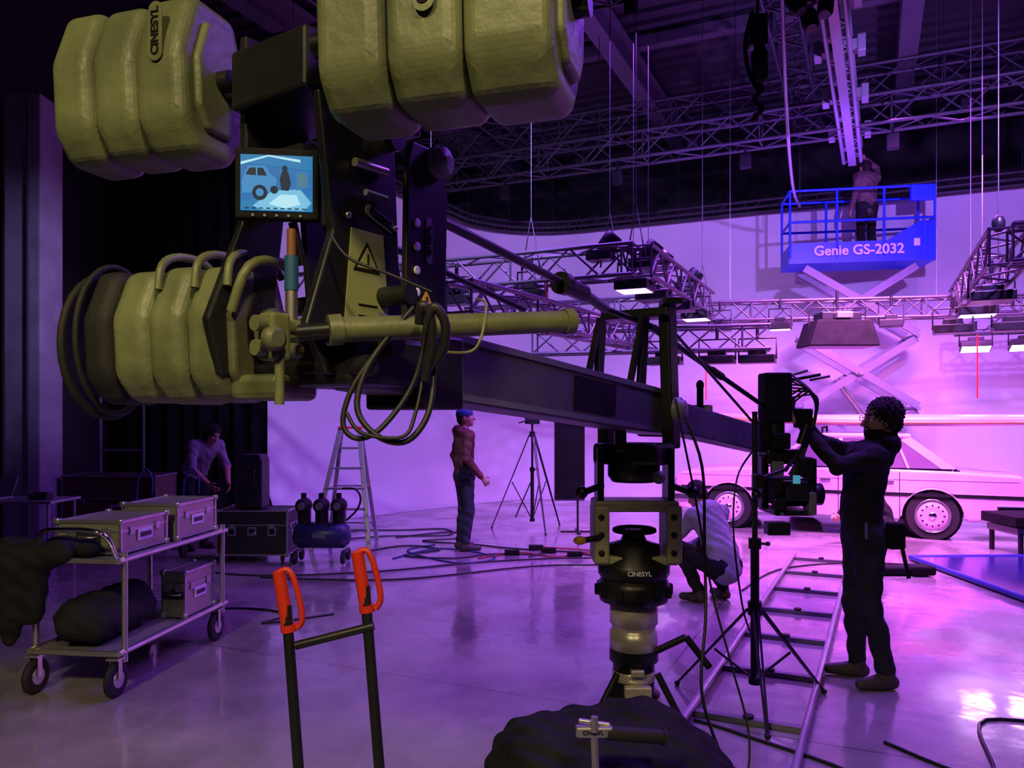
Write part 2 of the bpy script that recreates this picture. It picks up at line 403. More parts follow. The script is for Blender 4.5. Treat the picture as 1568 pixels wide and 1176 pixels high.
    if glasses:
        gb=B('glasses')
        for sx in(-1,1):
            c=hp(sx*.033,.106,.01)
            gb.tube([c+hx*math.cos(t)*.024+hu*math.sin(t)*.019 for t in [i*math.pi/8 for i in range(16)]],.0022,blackm,6,closed=True)
            gb.cyl(hp(sx*.056,.104,.014),hp(sx*.082,-.01,.012),.002,blackm,n=6)
        gb.cyl(hp(-.009,.106,.012),hp(.009,.106,.012),.002,blackm,n=6); gb.done(o)
    return o

# ================================================================== ROOM
def room():
    b=B('floor'); b.box(rm(-.5,6.5,-.05),(22,26,.1),fl,(E1,E2,Z)); b.done()
    b=B('ceiling'); b.box(rm(-.5,6.5,8.75),(22,26,.1),ceilm,(E1,E2,Z))
    for i in range(64): b.box(rm(-.5,-5.5+i*.4,8.66),(22,.16,.08),ceilm,(E1,E2,Z))
    b.done()
    for nm,c,s in(('wall_back',rm(-.5,19.5,4.35),(22,.2,8.7)),('wall_front',rm(-.5,-6.5,4.35),(22,.2,8.7)),('wall_left',rm(-11.5,6.5,4.35),(.2,26,8.7)),('wall_right',rm(10.5,6.5,4.35),(.2,26,8.7))):
        b=B(nm); b.box(c,s,walld,(E1,E2,Z)); b.done()
    b=B('ceiling_beam')
    for a in(-8.6,-4,.6,5.2,9.4):
        c=rm(a,6.5,8.1); b.box(c+Z*.25,(.3,25.6,.03),beamm,(E1,E2,Z)); b.box(c-Z*.25,(.3,25.6,.03),beamm,(E1,E2,Z)); b.box(c,(.03,25.6,.5),beamm,(E1,E2,Z))
    for e in(2,8,14): 
        b.box(rm(-.5,e,8.48),(21.6,.2,.2),beamm,(E1,E2,Z))
    b.done()
room()
# cyclorama swept wall
def cyc():
    L=V((-3.9,12.5,0));C=rm(-6.9,15.4);Rr=rm(9.9,15.4)
    pts=[L]; a=C+(L-C).normalized()*1.6; c=C+E1*1.6
    for i in range(1,6): pts.append(L.lerp(a,i/6))
    for i in range(9):
        t=i/8; pts.append((1-t)**2*a+2*t*(1-t)*C+t*t*c)
    for i in range(1,9): pts.append(c.lerp(Rr,i/8))
    r=.7
    prof=[(r-r*math.sin(t),r-r*math.cos(t)) for t in [i/7*math.pi/2 for i in range(8)]]
    vs=[];N=len(pts);tops=[]
    for i,p in enumerate(pts):
        d=(pts[min(i+1,N-1)]-pts[max(i-1,0)]).normalized(); n=V((d.y,-d.x,0))
        top=5.5+max(0,(6-i))*0.1
        for o,z in prof+[(0,2.5),(0,top)]: vs.append(p+n*o+Z*(z+.003))
        tops.append(p+n*.12+Z*top)
    K=len(prof)+2;fs=[]
    for i in range(N-1):
        for k in range(K-1): fs.append((i*K+k,(i+1)*K+k,(i+1)*K+k+1,i*K+k+1))
    b=B('cyclorama_wall'); b.add(vs,fs,cycm,True); b.done(recalc=False)
    t=B('curtain_track')
    t.tube(tops,.05,trussd,6); t.tube([p+Z*.22 for p in tops],.035,trussd,6); t.tube([p+V((0,-.25,.05)) for p in tops],.03,trussd,6)
    for i in range(len(tops)-1):
        for j in range(3):
            p=tops[i].lerp(tops[i+1],j/3); t.cyl(p,p+Z*.22,.012,trussd,n=5); t.cyl(p,tops[i].lerp(tops[i+1],(j+.5)/3)+Z*.22,.012,trussd,n=5)
            t.cyl(p,p+V((0,-.25,.05)),.01,trussd,n=5)
    for i in range(0,len(tops),3): t.cyl(tops[i],V((tops[i].x,tops[i].y,8.4)),.006,trussd,n=5)
    t.done()
cyc()
# left: pillar, black curtain
b=B('concrete_pillar'); b.box((-6.1,10,2.85),(.46,.5,5.7),pillarm,None,.02)
b.box((-6.0,9.72,2.85),(.03,.02,5.5),grayp); b.done()
b=B('steel_column'); b.box((-6.55,9.9,2.9),(.03,.3,5.8),beamm); b.box((-6.8,9.9,2.9),(.03,.3,5.8),beamm); b.box((-6.68,9.9,2.9),(.25,.03,5.8),beamm); b.done()
def curtain(name,pts,z0,z1):
    b=B(name);vs=[];fs=[];P=[]
    for i in range(len(pts)-1):
        a=V(pts[i]);c=V(pts[i+1]);L=(c-a).length;n=int(L/.04);d=(c-a).normalized();nn=V((d.y,-d.x,0))
        for j in range(n):
            s=j*.04; P.append(a+d*s+nn*(.07*math.sin(s*22)+.03*math.sin(s*9+1)))
    for p in P: vs+=[p+Z*z0,p+Z*z1]
    fs=[(2*i,2*i+2,2*i+3,2*i+1) for i in range(len(P)-1)]
    b.add(vs,fs,curt,True); return b.done(recalc=False)
curtain('black_curtain',[(-3.85,12.3,0),(-6.0,12.6,0),(-9,14,0)],.02,6.5)
# ================================================================== CRANE
d_=V((.56,.83,0)).normalized(); p_=V((.83,-.56,0)).normalized()
O=V((-.51,2.15,0))
def cr_(a,b_,z): return O+d_*a+p_*b_+Z*z
crane=bpy.data.objects.new('camera_crane',None); bpy.context.collection.objects.link(crane)
w_=V((.955,-.30,0)).normalized(); wd_=V((.30,.955,0)).normalized()   # stack axis, slab plane
def weights(c,ths,prof,cap_knob,zs=1.0,dark_first=False,end=True):
    b=B('counterweight_stack');c=V(c); T=sum(ths); s=-T/2
    for i,th in enumerate(ths):
        o=c+w_*(s+th/2)
        m=rubber if (dark_first and i==0) else olive
        k=1.0-.025*(i%2)
        poly=[(x*k,y*k*zs) for x,y in prof]
        b.prism(poly,o,wd_,Z,th*.985,m,.036,6,False)
        s+=th
    b.prism([(x*.8,y*.84*zs) for x,y in prof],c,wd_,Z,T*.9,blackm,.004)
    e=c+w_*(T/2)
    if end: b.prism([(x*.66,y*.68*zs) for x,y in prof],e+w_*.002,wd_,Z,.03,olive,.012,3)
    if cap_knob:
        b.lathe([(.05,0),(.05,.03),(.034,.035),(.024,.06),(.034,.065),(.034,.085),(.012,.09)],e+w_*.012+Z*.045-wd_*.04,w_,olived,24)
    b.cyl(c-w_*(T*.5+.08),c+w_*(T*.5+.05),.03,black)
    return b.done(crane)
prof=[(-.13,-.13),(-.14,.05),(-.085,.205),(.085,.205),(.14,.06),(.13,-.13),(.075,-.21),(-.075,-.21)][::-1]
A=V((-1.055,2.29,2.615)); Bc=V((-.140,1.80,2.57)); Cc=V((-.955,2.29,1.90))
weights(A,(.145,.15,.165),[(x*1.05,y*1.06) for x,y in prof],False)
weights(Bc,(.17,.18,.20),[(x*1.1,y*1.06) for x,y in prof],True)
weights(Cc,(.10,.13,.12,.12),[(x*1.12,y*.93) for x,y in prof],False,dark_first=True,end=False)
b=B('rear_frame')
b.prism([(-.12,2.72),(.12,2.72),(.10,2.42),(.02,2.3),(-.02,2.0),(-.0,1.78),(-.2,1.78),(-.24,1.93),(-.13,2.2),(-.12,2.4)],cr_(0,-.2,0),d_,Z,.03,black,.006)
b.prism([(-.13,2.5),(.15,2.46),(.17,2.1),(.22,1.9),(.14,1.76),(-.1,1.78),(-.17,1.9),(-.08,2.15)],cr_(0,.1,0),d_,Z,.03,black,.006)
b.prism([(.09,1.93),(.26,1.93),(.27,2.3),(.24,2.42),(.12,2.42),(.1,2.36)],cr_(0,.2,0),d_,Z,.02,black,.004)
b.prism([(-.05,2.30),(.14,2.30),(.16,1.78),(.0,1.76)],cr_(0,-.05,0),d_,Z,.02,black,.004)
for a,z in((0,2.62),(.05,2.40),(.1,2.0),(.05,1.86),(-.05,1.8)): b.cyl(cr_(a,-.24,z),cr_(a,.22,z),.028,black)
b.cyl(A+w_*.15,cr_(0,-.2,2.6),.04,black); b.cyl(cr_(0,.1,2.55),Bc-w_*.2,.04,black)
b.cyl(Cc+w_*.1,cr_(-.1,-.2,1.9),.045,black)
b.box(cr_(-.02,-.05,2.58),(.28,.3,.16),black,(d_,p_,Z),.01)
b.box(cr_(-.02,-.12,2.34),(.1,.2,.14),blackm,(d_,p_,Z),.01)
b.box(cr_(.1,.02,1.82),(.34,.3,.14),black,(d_,p_,Z),.02)
b.box(cr_(.30,.06,1.80),(.2,.22,.22),black,(d_,p_,Z),.01)
b.box(cr_(.10,.14,2.50),(.16,.1,.10),black,(d_,p_,Z),.01)
b.cyl(cr_(.02,-.1,2.52),cr_(.02,-.1,2.72),.03,black)
b.lathe([(.045,0),(.045,.012),(.032,.014),(.032,.02),(.04,.022),(.04,.03),(.012,.032),(.012,.045)],cr_(.215,.215,2.385),p_,grayp,24)
for z in(2.2,2.135,2.07,2.01): b.lathe([(.012,0),(.012,.004),(.007,.004)],cr_(.133,.211,z),p_,white,14)
for a,z in((-.06,2.44),(.11,2.42),(-.1,1.86),(.14,1.85),(-.03,2.2),(.15,2.2)): b.lathe([(.009,0),(.009,.005),(.004,.006)],cr_(a,.116,z),p_,steel,10)
def pill(b,c,ex,ey,w,h,m):
    q=[]
    for i in range(9):
        t=-math.pi/2+math.pi*i/8; q.append((w/2-h/2+math.cos(t)*h/2,math.sin(t)*h/2))
    for i in range(9):
        t=math.pi/2+math.pi*i/8; q.append((-w/2+h/2+math.cos(t)*h/2,math.sin(t)*h/2))
    b.prism(q,c,ex,ey,.002,m)
pill(b,cr_(.09,.117,2.215),(d_-Z*.35).normalized(),(Z+d_*.35).normalized(),.12,.035,grayp)
pill(b,cr_(.185,.212,2.16),Z,-d_,.13,.026,grayp)
b.prism([(-.02,2.17),(.1,2.17),(.13,1.86),(-.05,1.86)],cr_(0,.117,0),d_,Z,.003,labelg)
def tri(b,c,s,m1,m2):
    b.prism([(-s,-s*.6),(s,-s*.6),(0,s)],c,d_,Z,.003,blackm); b.prism([(-s*.75,-s*.45),(s*.75,-s*.45),(0,s*.7)],c+p_*.002,d_,Z,.003,m1)
    b.box(c+p_*.005+Z*s*.08,(.006,.002,s*.5),m2,(d_,p_,Z)); b.box(c+p_*.005-Z*s*.28,(.006,.002,.008),m2,(d_,p_,Z))
tri(b,cr_(.035,.12,2.09),.05,labelg,blackm); tri(b,cr_(.17,.212,1.985),.05,yellow,blackm)
for z in(1.97,1.94,1.91,1.88): b.box(cr_(.04,.12,z),(.07,.003,.004),blackm,(d_,p_,Z))
b.cyl(cr_(-.02,.13,2.34),cr_(.1,.13,2.345),.012,steel); b.cyl(cr_(.02,.13,2.27),cr_(.1,.13,2.27),.009,grayp)
for z in(1.90,1.84): b.cyl(cr_(-.26,.03,z),cr_(-.12,.03,z),.02,olived)
b.box(cr_(-.2,.03,1.87),(.06,.06,.12),olived,(d_,p_,Z),.01); b.cyl(cr_(-.2,.05,1.70),cr_(-.2,.05,1.84),.012,olived)
b.lathe([(.02,0),(.03,.005),(.03,.03),(.02,.035)],cr_(-.24,.06,1.86),p_,olived,16)
b.cyl(cr_(-.12,.0,1.9),cr_(-.12,.0,2.02),.016,steel); b.cyl(cr_(-.12,0,2.0),cr_(-.12,0,2.09),.018,mat('blue_cap',(.02,.10,.2),.4)); b.cyl(cr_(-.12,0,2.09),cr_(-.12,0,2.16),.012,mat('brown_hose',(.22,.08,.03),.5))
b.done(crane)
text('frame_lettering','CINESYL',cr_(.09,.1195,2.215),.026,(d_-Z*.35),(Z+d_*.35),blackm,crane)
text('frame_lettering','CINESYL',cr_(.185,.2145,2.16),.022,Z,-d_,blackm,crane)
pb=B('lettering_plate'); qa=A+w_*.15-wd_*.150+Z*.09; qb=Bc+w_*.0-wd_*.156+Z*.05
pill(pb,qa,Z,-w_,.16,.045,olived); pill(pb,qb,Z,-w_,.19,.05,olived); pb.done(crane)
text('weight_lettering','CINESYL',qa-wd_*.002,.034,Z,-w_,blackm,crane)
text('weight_lettering','CINESYL',qb-wd_*.002,.042,Z,-w_,blackm,crane)
# monitor
mo=B('monitor'); M0=V((-.612,2.05,2.275)); mx_=V((1,.12,0)).normalized(); my_=V((-.12,1,0)).normalized()
mo.box(M0,(.212,.035,.185),blackm,(mx_,my_,Z),.006)
def em(n,c,s): return mat(n,(.01,.02,.03),.3,emit=c,estr=s)
s_bg=em('monitor_blue',(.02,.18,.50),.8); s_fl=em('monitor_floor',(.22,.62,.9),.8); s_md=em('monitor_teal',(.02,.26,.60),.7); s_dk=em('monitor_dark',(.003,.02,.06),.5); s_car=em('monitor_car',(.06,.32,.70),.75); s_hi=em('monitor_highlight',(.5,.85,1),.9)
F0=M0-my_*.0205
mo.box(M0-my_*.0185,(.182,.002,.145),s_bg,(mx_,my_,Z))
def sc(poly,m,l): mo.prism([(x,y) for x,y in poly],F0-my_*(.0008*l),mx_,Z,.0006,m)
sc([(-.09,.05),(.09,.035),(.09,.072),(-.09,.072)],s_md,0); sc([(-.09,.045),(-.02,.068),(.06,.055),(.06,.062),(-.02,.072),(-.09,.052)],s_hi,1)
sc([(-.09,-.05),(-.03,-.035),(.09,-.03),(.09,-.072),(-.09,-.072)],s_md,0)
sc([(-.06,-.06),(-.01,-.02),(.06,-.015),(.088,-.05),(.07,-.07),(-.04,-.07)],s_fl,1); sc([(-.02,-.055),(.01,-.03),(.05,-.03),(.06,-.055),(.02,-.065)],s_hi,2)
sc([(-.088,.0),(-.082,.022),(-.072,.042),(-.03,.044),(-.015,.022),(.0,.012),(-.002,-.02),(-.02,-.026),(-.085,-.028)],s_car,1)
sc([(-.078,.02),(-.068,.037),(-.052,.038),(-.052,.018)],s_dk,2); sc([(-.048,.018),(-.048,.038),(-.034,.038),(-.024,.018)],s_dk,2)
def ring(x,y,r,m,l): sc([(x+r*math.cos(i*math.pi/8),y+r*1.05*math.sin(i*math.pi/8)) for i in range(16)],m,l)
ring(-.042,-.026,.019,s_dk,2); ring(-.042,-.026,.010,s_car,3); ring(-.006,-.018,.010,s_dk,2)
sc([(.012,-.018),(.008,.01),(.014,.03),(.022,.034),(.03,.028),(.036,.0),(.03,-.02)],s_dk,2); ring(.021,.038,.007,s_dk,3)
sc([(.05,-.018),(.048,.03),(.08,.034),(.084,-.012)],s_md,2); sc([(.056,-.01),(.055,.024),(.075,.026),(.078,-.008)],em('monitor_grey',(.15,.35,.5),.5),3)
for i in range(9): sc([(-.08+i*.018,-.068),(-.07+i*.018,-.068),(-.07+i*.018,-.065),(-.08+i*.018,-.065)],s_dk,3)
mo.box(M0+my_*.03+mx_*.14,(.06,.08,.22),black,(mx_,my_,Z),.01)
mo.cyl(M0+V((.03,.03,-.09)),M0+V((.05,.05,-.2)),.012,black)
for i in range(5): mo.cyl(M0-my_*.019+mx_*(-.06+i*.03)-Z*.084,M0-my_*.022+mx_*(-.06+i*.03)-Z*.084,.004,grayp,n=8)
mo.done(crane)
# arm
b=B('crane_arm')
P0=V((-.44,2.18,1.852));P1=V((.70,3.82,1.688));P2=V((1.57,5.03,1.52))
ad=(P1-P0).normalized(); ax_=ad.cross(Z).normalized(); au=ax_.cross(ad)
armm=mat('arm_satin_grey',(.10,.095,.12),.45,.2,.2)
b.beam(P0,P1,.17,.215,armm,Z,.012)
b.beam(P1-ad*.15,P2,.13,.16,armm,Z,.01)
for s_ in(-1,1):
    b.beam(P0+au*s_*.09+ax_*.088,P1+au*s_*.09+ax_*.088,.008,.02,grayp,Z)
b.box(P0+(P1-P0)*.62+ax_*.087,(.004,.34,.13),blackm,(ax_,ad,au))
b.box(P1+ad*.02,(.19,.05,.23),black,(ax_,ad,au),.01)
b.box(P1+ad*.55,(.15,.04,.18),grayp,(ax_,ad,au),.005)
T0=cr_(.22,.17,2.25)
b.cyl(T0,(.22,3.15,2.20),.015,black); b.cyl((.20,3.12,2.2),(.30,3.3,2.19),.036,black,n=18); b.cyl((.30,3.3,2.19),(.42,3.52,2.155),.022,grayp); b.cyl((.19,3.1,2.2),(.215,3.14,2.2),.045,black,n=18)
b.cyl((.42,3.52,2.155),(.70,3.80,2.10),.014,black); b.cyl((.66,3.75,2.1),(1.60,4.95,1.73),.014,black); b.cyl((1.1,4.31,1.925),(1.18,4.41,1.895),.022,black)
b.cyl(T0-p_*.3,(.05,3.3,2.12),.012,black)
b.cyl((.72,3.7,2.12),(1.55,5.0,1.62),.008,black)
for dx in(-.12,.10):
    q=V((.50,3.6,0))+ax_*dx
    b.beam(q+Z*1.78,q+Z*2.13+ad*.04,.02,.06,black,ad); b.beam(q+Z*1.78-ad*.12,q+Z*2.13+ad*.02,.02,.03,black,ad)
b.box(V((.58,3.68,2.15)),(.34,.06,.04),black,(ax_,ad,au),.006)
b.beam((.745,3.66,1.52),(.725,3.66,2.19),.055,.10,black,ad,.01)
b.beam((.46,3.78,1.52),(.46,3.78,1.75),.05,.12,black,ad,.01)
b.box((.735,3.63,2.20),(.09,.12,.03),black,None,.005)
b.lathe([(.06,0),(.06,.02),(.045,.025),(.045,.04),(.02,.045)],V((.755,3.6,1.70)),ax_,grayp,20)
b.cyl((1.02,4.25,1.66),(1.02,4.25,1.83),.018,black); b.sph((1.02,4.25,1.84),(.022,.022,.03),black)
b.done(crane)
b=B('olive_handle_tube')
b.cyl((-.437,1.95,1.886),(.167,2.2,1.938),.032,olived,r2=.030,n=24); b.cyl((-.455,1.943,1.884),(-.425,1.955,1.888),.039,olived,n=24); b.cyl((.145,2.19,1.936),(.17,2.201,1.939),.036,olived,n=24)
b.lathe([(.028,0),(.028,.002),(.024,.002),(.024,.0)],(.172,2.202,1.939),(.604,.25,.052),olivecap)
b.cyl((-.53,1.96,1.88),(-.44,1.95,1.886),.022,black)
b.done(crane)
b=B('crane_cables')
def Y2(pts,r,m=cable,sub=6): b.tube(pts,r,m,8,sub=sub)
Y2([(-.25,2.0,1.95),(-.33,1.98,1.85),(-.40,1.96,1.74),(-.42,1.95,1.65),(-.38,1.95,1.615),(-.32,1.97,1.65),(-.25,2.0,1.76),(-.22,2.0,1.9),(-.24,1.98,1.97)],.007)
Y2([(-.27,2.0,1.93),(-.36,1.97,1.80),(-.385,1.95,1.69),(-.33,1.94,1.62),(-.26,1.95,1.61),(-.21,1.97,1.68),(-.20,2.0,1.80),(-.21,2.0,1.93)],.008)
Y2([(-.20,2.02,1.95),(-.22,1.98,1.80),(-.24,1.95,1.68),(-.27,1.93,1.62),(-.37,1.93,1.63),(-.41,1.94,1.68)],.005)
Y2([(-.21,1.93,1.90),(-.19,1.92,1.94),(-.165,1.93,1.90),(-.17,1.95,1.84),(-.2,1.97,1.8)],.012)
Y2([(-.23,1.94,1.90),(-.22,1.92,1.945),(-.20,1.93,1.91),(-.2,1.95,1.84),(-.22,1.97,1.76)],.012)
Y2([(-.10,2.2,2.0),(-.07,2.1,1.97),(-.08,2.05,1.88),(-.11,2.05,1.84),(-.19,2.05,1.84)],.004,mat('cable_olive',(.2,.2,.1),.5))
Y2([(-.45,1.95,2.12),(-.40,1.93,2.06),(-.30,1.93,2.02),(-.2,1.95,1.98)],.004)
Y2([(.78,3.6,1.7),(.86,3.55,1.45),(.86,3.5,1.1),(.84,3.4,.8),(.80,3.3,.5),(.9,3.3,.2),(1.0,3.4,.02)],.007)
Y2([(.74,3.55,1.75),(.82,3.5,1.3),(.88,3.45,.9),(.95,3.4,.6),(1.0,3.3,.3),(.9,3.1,.02)],.005)
Y2([(1.5,4.9,1.45),(1.35,4.7,1.3),(1.3,4.6,1.0),(1.32,4.5,.6),(1.4,4.6,.4)],.006)
b.done(crane)
b=B('stack_handles')
c=Cc-w_*.28
b.tube([c+wd_*(.17*math.cos(t))+Z*(.21*math.sin(t)-.02) for t in [j*2*math.pi/28 for j in range(28)]],.012,rubber,8,closed=True)
b.tube([c+w_*.03+wd_*(.15*math.cos(t))+Z*(.22*math.sin(t)-.0) for t in [j*2*math.pi/28 for j in range(28)]],.009,rubber,8,closed=True)
for o in(.02,.14,.245):     # carrying arches on the top of the slabs
    c=Cc+w_*o
    b.tube([c-wd_*.13+Z*.12,c-wd_*.115+Z*.19,c-wd_*.05+Z*.225,c+wd_*.06+Z*.225,c+wd_*.12+Z*.18],.012,olived,8,sub=4)
e=Cc+w_*.235
b.prism([(x*.9,y*.86) for x,y in prof],e+w_*.012,wd_,Z,.03,olivecap,.01)
b.prism([(x*.5,y*.45+.02) for x,y in prof],e+w_*.030,wd_,Z,.01,blackm)  # flat black plate stands in for the shaded hollow in the end
b.tube([e+w_*.03-wd_*.14+Z*.05,e+w_*.07-wd_*.12+Z*.17,e+w_*.09+Z*.20,e+w_*.07+wd_*.1+Z*.15],.014,olived,8,sub=4)
b.cyl(e,e+w_*.16,.045,olived); b.lathe([(.07,0),(.075,.01),(.075,.03),(.05,.035)],e+w_*.05,w_,olivecap,20)
b.box(e+w_*.07-Z*.15,(.16,.20,.07),olive,(w_,wd_,Z),.02)
b.done(crane)
# pedestal column
b=B('pedestal_column'); cx,cy=.562,3.62
c0=V((cx,cy,0))
b.box(c0+Z*1.50,(.32,.22,.10),black,(ax_*1,V((ad.x,ad.y,0)).normalized(),Z),.02)
b.lathe([(.10,1.37),(.12,1.40),(.12,1.47),(.09,1.50)],c0,Z,black)
for s_ in(-1,1):
    b.box(c0+V((s_*.16,0,1.38)),(.03,.16,.30),black,None,.008)
    b.cyl(c0+V((s_*.15,-.06,1.36)),c0+V((s_*.24,-.10,1.33)),.015,black); b.sph(c0+V((s_*.25,-.1,1.33)),.03,black)
b.sph(c0+V((.09,-.14,1.40)),(.03,.03,.03),grayp); b.box(c0+V((-.08,-.13,1.56)),(.05,.06,.1),black,None,.01)
olp=mat('pedestal_olive',(.38,.39,.20),.45,0,.2,8)
b.box(c0+V((0,0,1.265)),(.38,.2,.05),olp,None,.01)
b.box(c0+V((-.16,-.02,1.14)),(.07,.2,.26),olp,None,.012); b.box(c0+V((.165,-.02,1.14)),(.07,.2,.26),olp,None,.012)
for s_ in(-1,1):
    for z in(1.06,1.14,1.22): b.lathe([(.014,0),(.014,.006),(.006,.008)],c0+V((s_*.162,-.12,z)),(0,-1,0),black,12)
b.box(c0+V((0,.0,1.02)),(.38,.2,.04),olp,None,.01)
b.lathe([(.15,.93),(.165,.95),(.165,1.0),(.12,1.03),(.12,1.08),(.06,1.1),(.04,1.15)],c0,Z,black,28)
b.tube([c0+V((.09*math.cos(t),-.02+.09*math.sin(t),1.15)) for t in [i*math.pi/10 for i in range(20)]],.012,blackm,8,closed=True)
for t in(0,2.1,4.2): b.cyl(c0+V((0,-.02,1.14)),c0+V((.09*math.cos(t),-.02+.09*math.sin(t),1.15)),.008,blackm)
b.lathe([(.11,.81),(.155,.825),(.165,.86),(.165,.90),(.15,.93),(.11,.94)],c0,Z,black,28)
for i in range(12):
    t=i*math.pi/6; b.box(c0+V((.165*math.cos(t),.165*math.sin(t),.875)),(.03,.03,.05),blackm,(V((math.cos(t),math.sin(t),0)),V((-math.sin(t),math.cos(t),0)),Z),.006)
satin=mat('satin_nickel',(.68,.64,.52),.33,.5)
b.lathe([(.10,.60),(.110,.605),(.110,.685),(.100,.69),(.100,.715),(.110,.72),(.110,.80),(.10,.815)],c0,Z,satin,32)
b.lathe([(.09,.1),(.105,.33),(.12,.34),(.12,.40),(.095,.41),(.095,.54),(.112,.55),(.112,.60)],c0,Z,black,28)
b.lathe([(.121,.36),(.124,.365),(.124,.385),(.121,.39)],c0,Z,satin,28); b.lathe([(.096,.46),(.099,.465),(.099,.50),(.096,.505)],c0,Z,satin,28)
b.box(c0+V((0,-.12,.44)),(.12,.04,.05),satin,None,.006); b.box(c0+V((.0,-.11,.52)),(.06,.03,.03),satin,None,.005)
for s_,a0,a1 in((1,(.08,-.06,.60),(.22,-.1,.68)),(1,(.22,-.1,.68),(.32,-.12,.55)),(-1,(-.08,-.05,.5),(-.16,-.08,.36)),(1,(.1,-.05,.5),(.2,-.1,.3))):
    b.cyl(c0+V(a0),c0+V(a1),.016,black)
b.beam(c0+V((.12,-.05,.35)),c0+V((.34,-.12,.12)),.03,.015,yellow)
b.cyl(c0+V((-.17,-.12,1.13)),c0+V((-.25,-.14,1.12)),.014,black); b.sph(c0+V((-.26,-.14,1.12)),(.03,.02,.02),yellow)
for t in(-.5,1.6,3.7): b.cyl(c0+Z*.35,c0+V((.55*math.cos(t),.55*math.sin(t),.03)),.03,black)
b.lathe([(.24,0),(.24,.05),(.12,.12)],c0,Z,black)
b.done(crane)
text('pedestal_lettering','CINESYL',c0+V((0,-.169,.975)),.028,(1,0,0),Z,white,crane)
# crane remote head + camera
b=B('camera_rig')
H=V((1.66,4.95,0))
b.box(H+V((0,0,1.79)),(.17,.16,.31),blackm,None,.012)
b.box(H+V((-.09,.0,1.55)),(.08,.14,.2),black,None,.01)
b.cyl(H+V((0,0,1.45)),H+V((0,0,1.65)),.06,black)
b.box(H+V((.04,0,1.42)),(.24,.2,.09),black,None,.015)
b.box(H+V((-.08,0,1.26)),(.045,.14,.34),black,None,.012); b.box(H+V((.22,0,1.24)),(.045,.14,.34),black,None,.012)
b.lathe([(.07,0),(.07,.05),(.05,.06)],H+V((.24,0,1.18)),V((1,0,0)),black)
b.box(H+V((.07,.03,1.2)),(.19,.3,.17),blackm,None,.015)
b.box(H+V((.07,-.15,1.22)),(.14,.12,.12),black,None,.01)
b.cyl(H+V((.07,.16,1.2)),H+V((.07,.36,1.2)),.055,black,n=20); b.box(H+V((.07,.40,1.2)),(.17,.08,.13),blackm,None,.01)
b.box(H+V((.06,0,1.08)),(.22,.34,.03),black); b.cyl(H+V((-.02,-.2,1.08)),H+V((-.02,.35,1.08)),.01,steel); b.cyl(H+V((.15,-.2,1.08)),H+V((.15,.35,1.08)),.01,steel)
b.box(H+V((.06,-.215,1.29)),(.04,.015,.05),mat('status_screen',(.0,.1,.1),.3,emit=(.1,.5,.7),estr=.5))
b.box(H+V((.14,-.12,1.36)),(.09,.1,.12),blackm,None,.01); b.box(H+V((-.02,-.1,1.35)),(.07,.06,.09),grayp,None,.008)
b.cyl(H+V((.12,-.12,1.5)),H+V((.16,-.12,1.62)),.03,black); b.box(H+V((.16,-.05,1.66)),(.1,.08,.12),blackm,None,.01)
b.box(H+V((-.02,-.14,1.12)),(.08,.06,.1),black,None,.01); b.box(H+V((.17,-.16,1.14)),(.05,.06,.14),grayp,None,.01)
b.box(H+V((.0,-.1,1.52)),(.1,.1,.1),blackm,None,.01)
for i in range(10):
    a=random.random(); b.tube([H+V((.09,-.05,1.75+.02*i)),H+V((.15+.1*a,-.12,1.85-.08*a)),H+V((.22,-.1,1.72-.1*a)),H+V((.14+.05*a,-.1,1.5)),H+V((.1*a,-.16,1.35-.1*a))],.006,cable,6,sub=5)
b.cyl(H+V((.1,0,1.9)),H+V((.28,-.02,1.935)),.01,black); b.cyl(H+V((.1,0,1.93)),H+V((.2,-.02,1.96)),.008,grayp); b.cyl(H+V((.22,-.0,1.9)),H+V((.34,-.02,1.925)),.008,grayp)
b.box(H+V((-.02,-.1,.98)),(.14,.1,.08),black,None,.01)
b.done(crane)

# black cover over dolly base & T handle
bd=Body(); AX=(V((1,0,0)),V((0,1,0)),Z)
bd.ell((.37,3.05,.24),(.46,.42,.27),AX,jackb,nz=.008)
bd.ell((.10,3.0,.28),(.20,.25,.24),AX,jackb,nz=.008,k=.05)
bd.ell((.50,3.12,.32),(.24,.22,.22),AX,jackb,nz=.008,k=.05)
bd.ell((.62,3.0,.22),(.25,.28,.25),AX,jackb,nz=.008,k=.05)
bd.ell((.37,3.05,.08),(.56,.5,.12),AX,jackb,nz=.008,k=.05)
bd.ell((.37,3.05,-.3),(1.2,1.2,.30),AX,jackb,k=.002,neg=True)
bd.build('black_dust_cover',.012)
b=B('pan_bar_handle')
b.cyl((.29,2.58,.02),(.27,2.58,.66),.013,steel); b.lathe([(.03,0),(.03,.02),(.015,.03)],(.29,2.58,.0),Z,black)
b.box((.27,2.58,.635),(.12,.035,.035),alu,None,.006); b.cyl((.31,2.58,.63),(.50,2.62,.60),.024,rubber,n=18); b.cyl((.50,2.62,.60),(.51,2.622,.598),.027,rubber,n=18)
b.cyl((.22,2.58,.67),(.32,2.58,.655),.008,steel); b.cyl((.27,2.56,.64),(.27,2.56,.69),.012,steel)
o=b.done(); text('handle_lettering','CINESYL',(.265,2.5615,.635),.018,(1,0,0),Z,blackm,o)

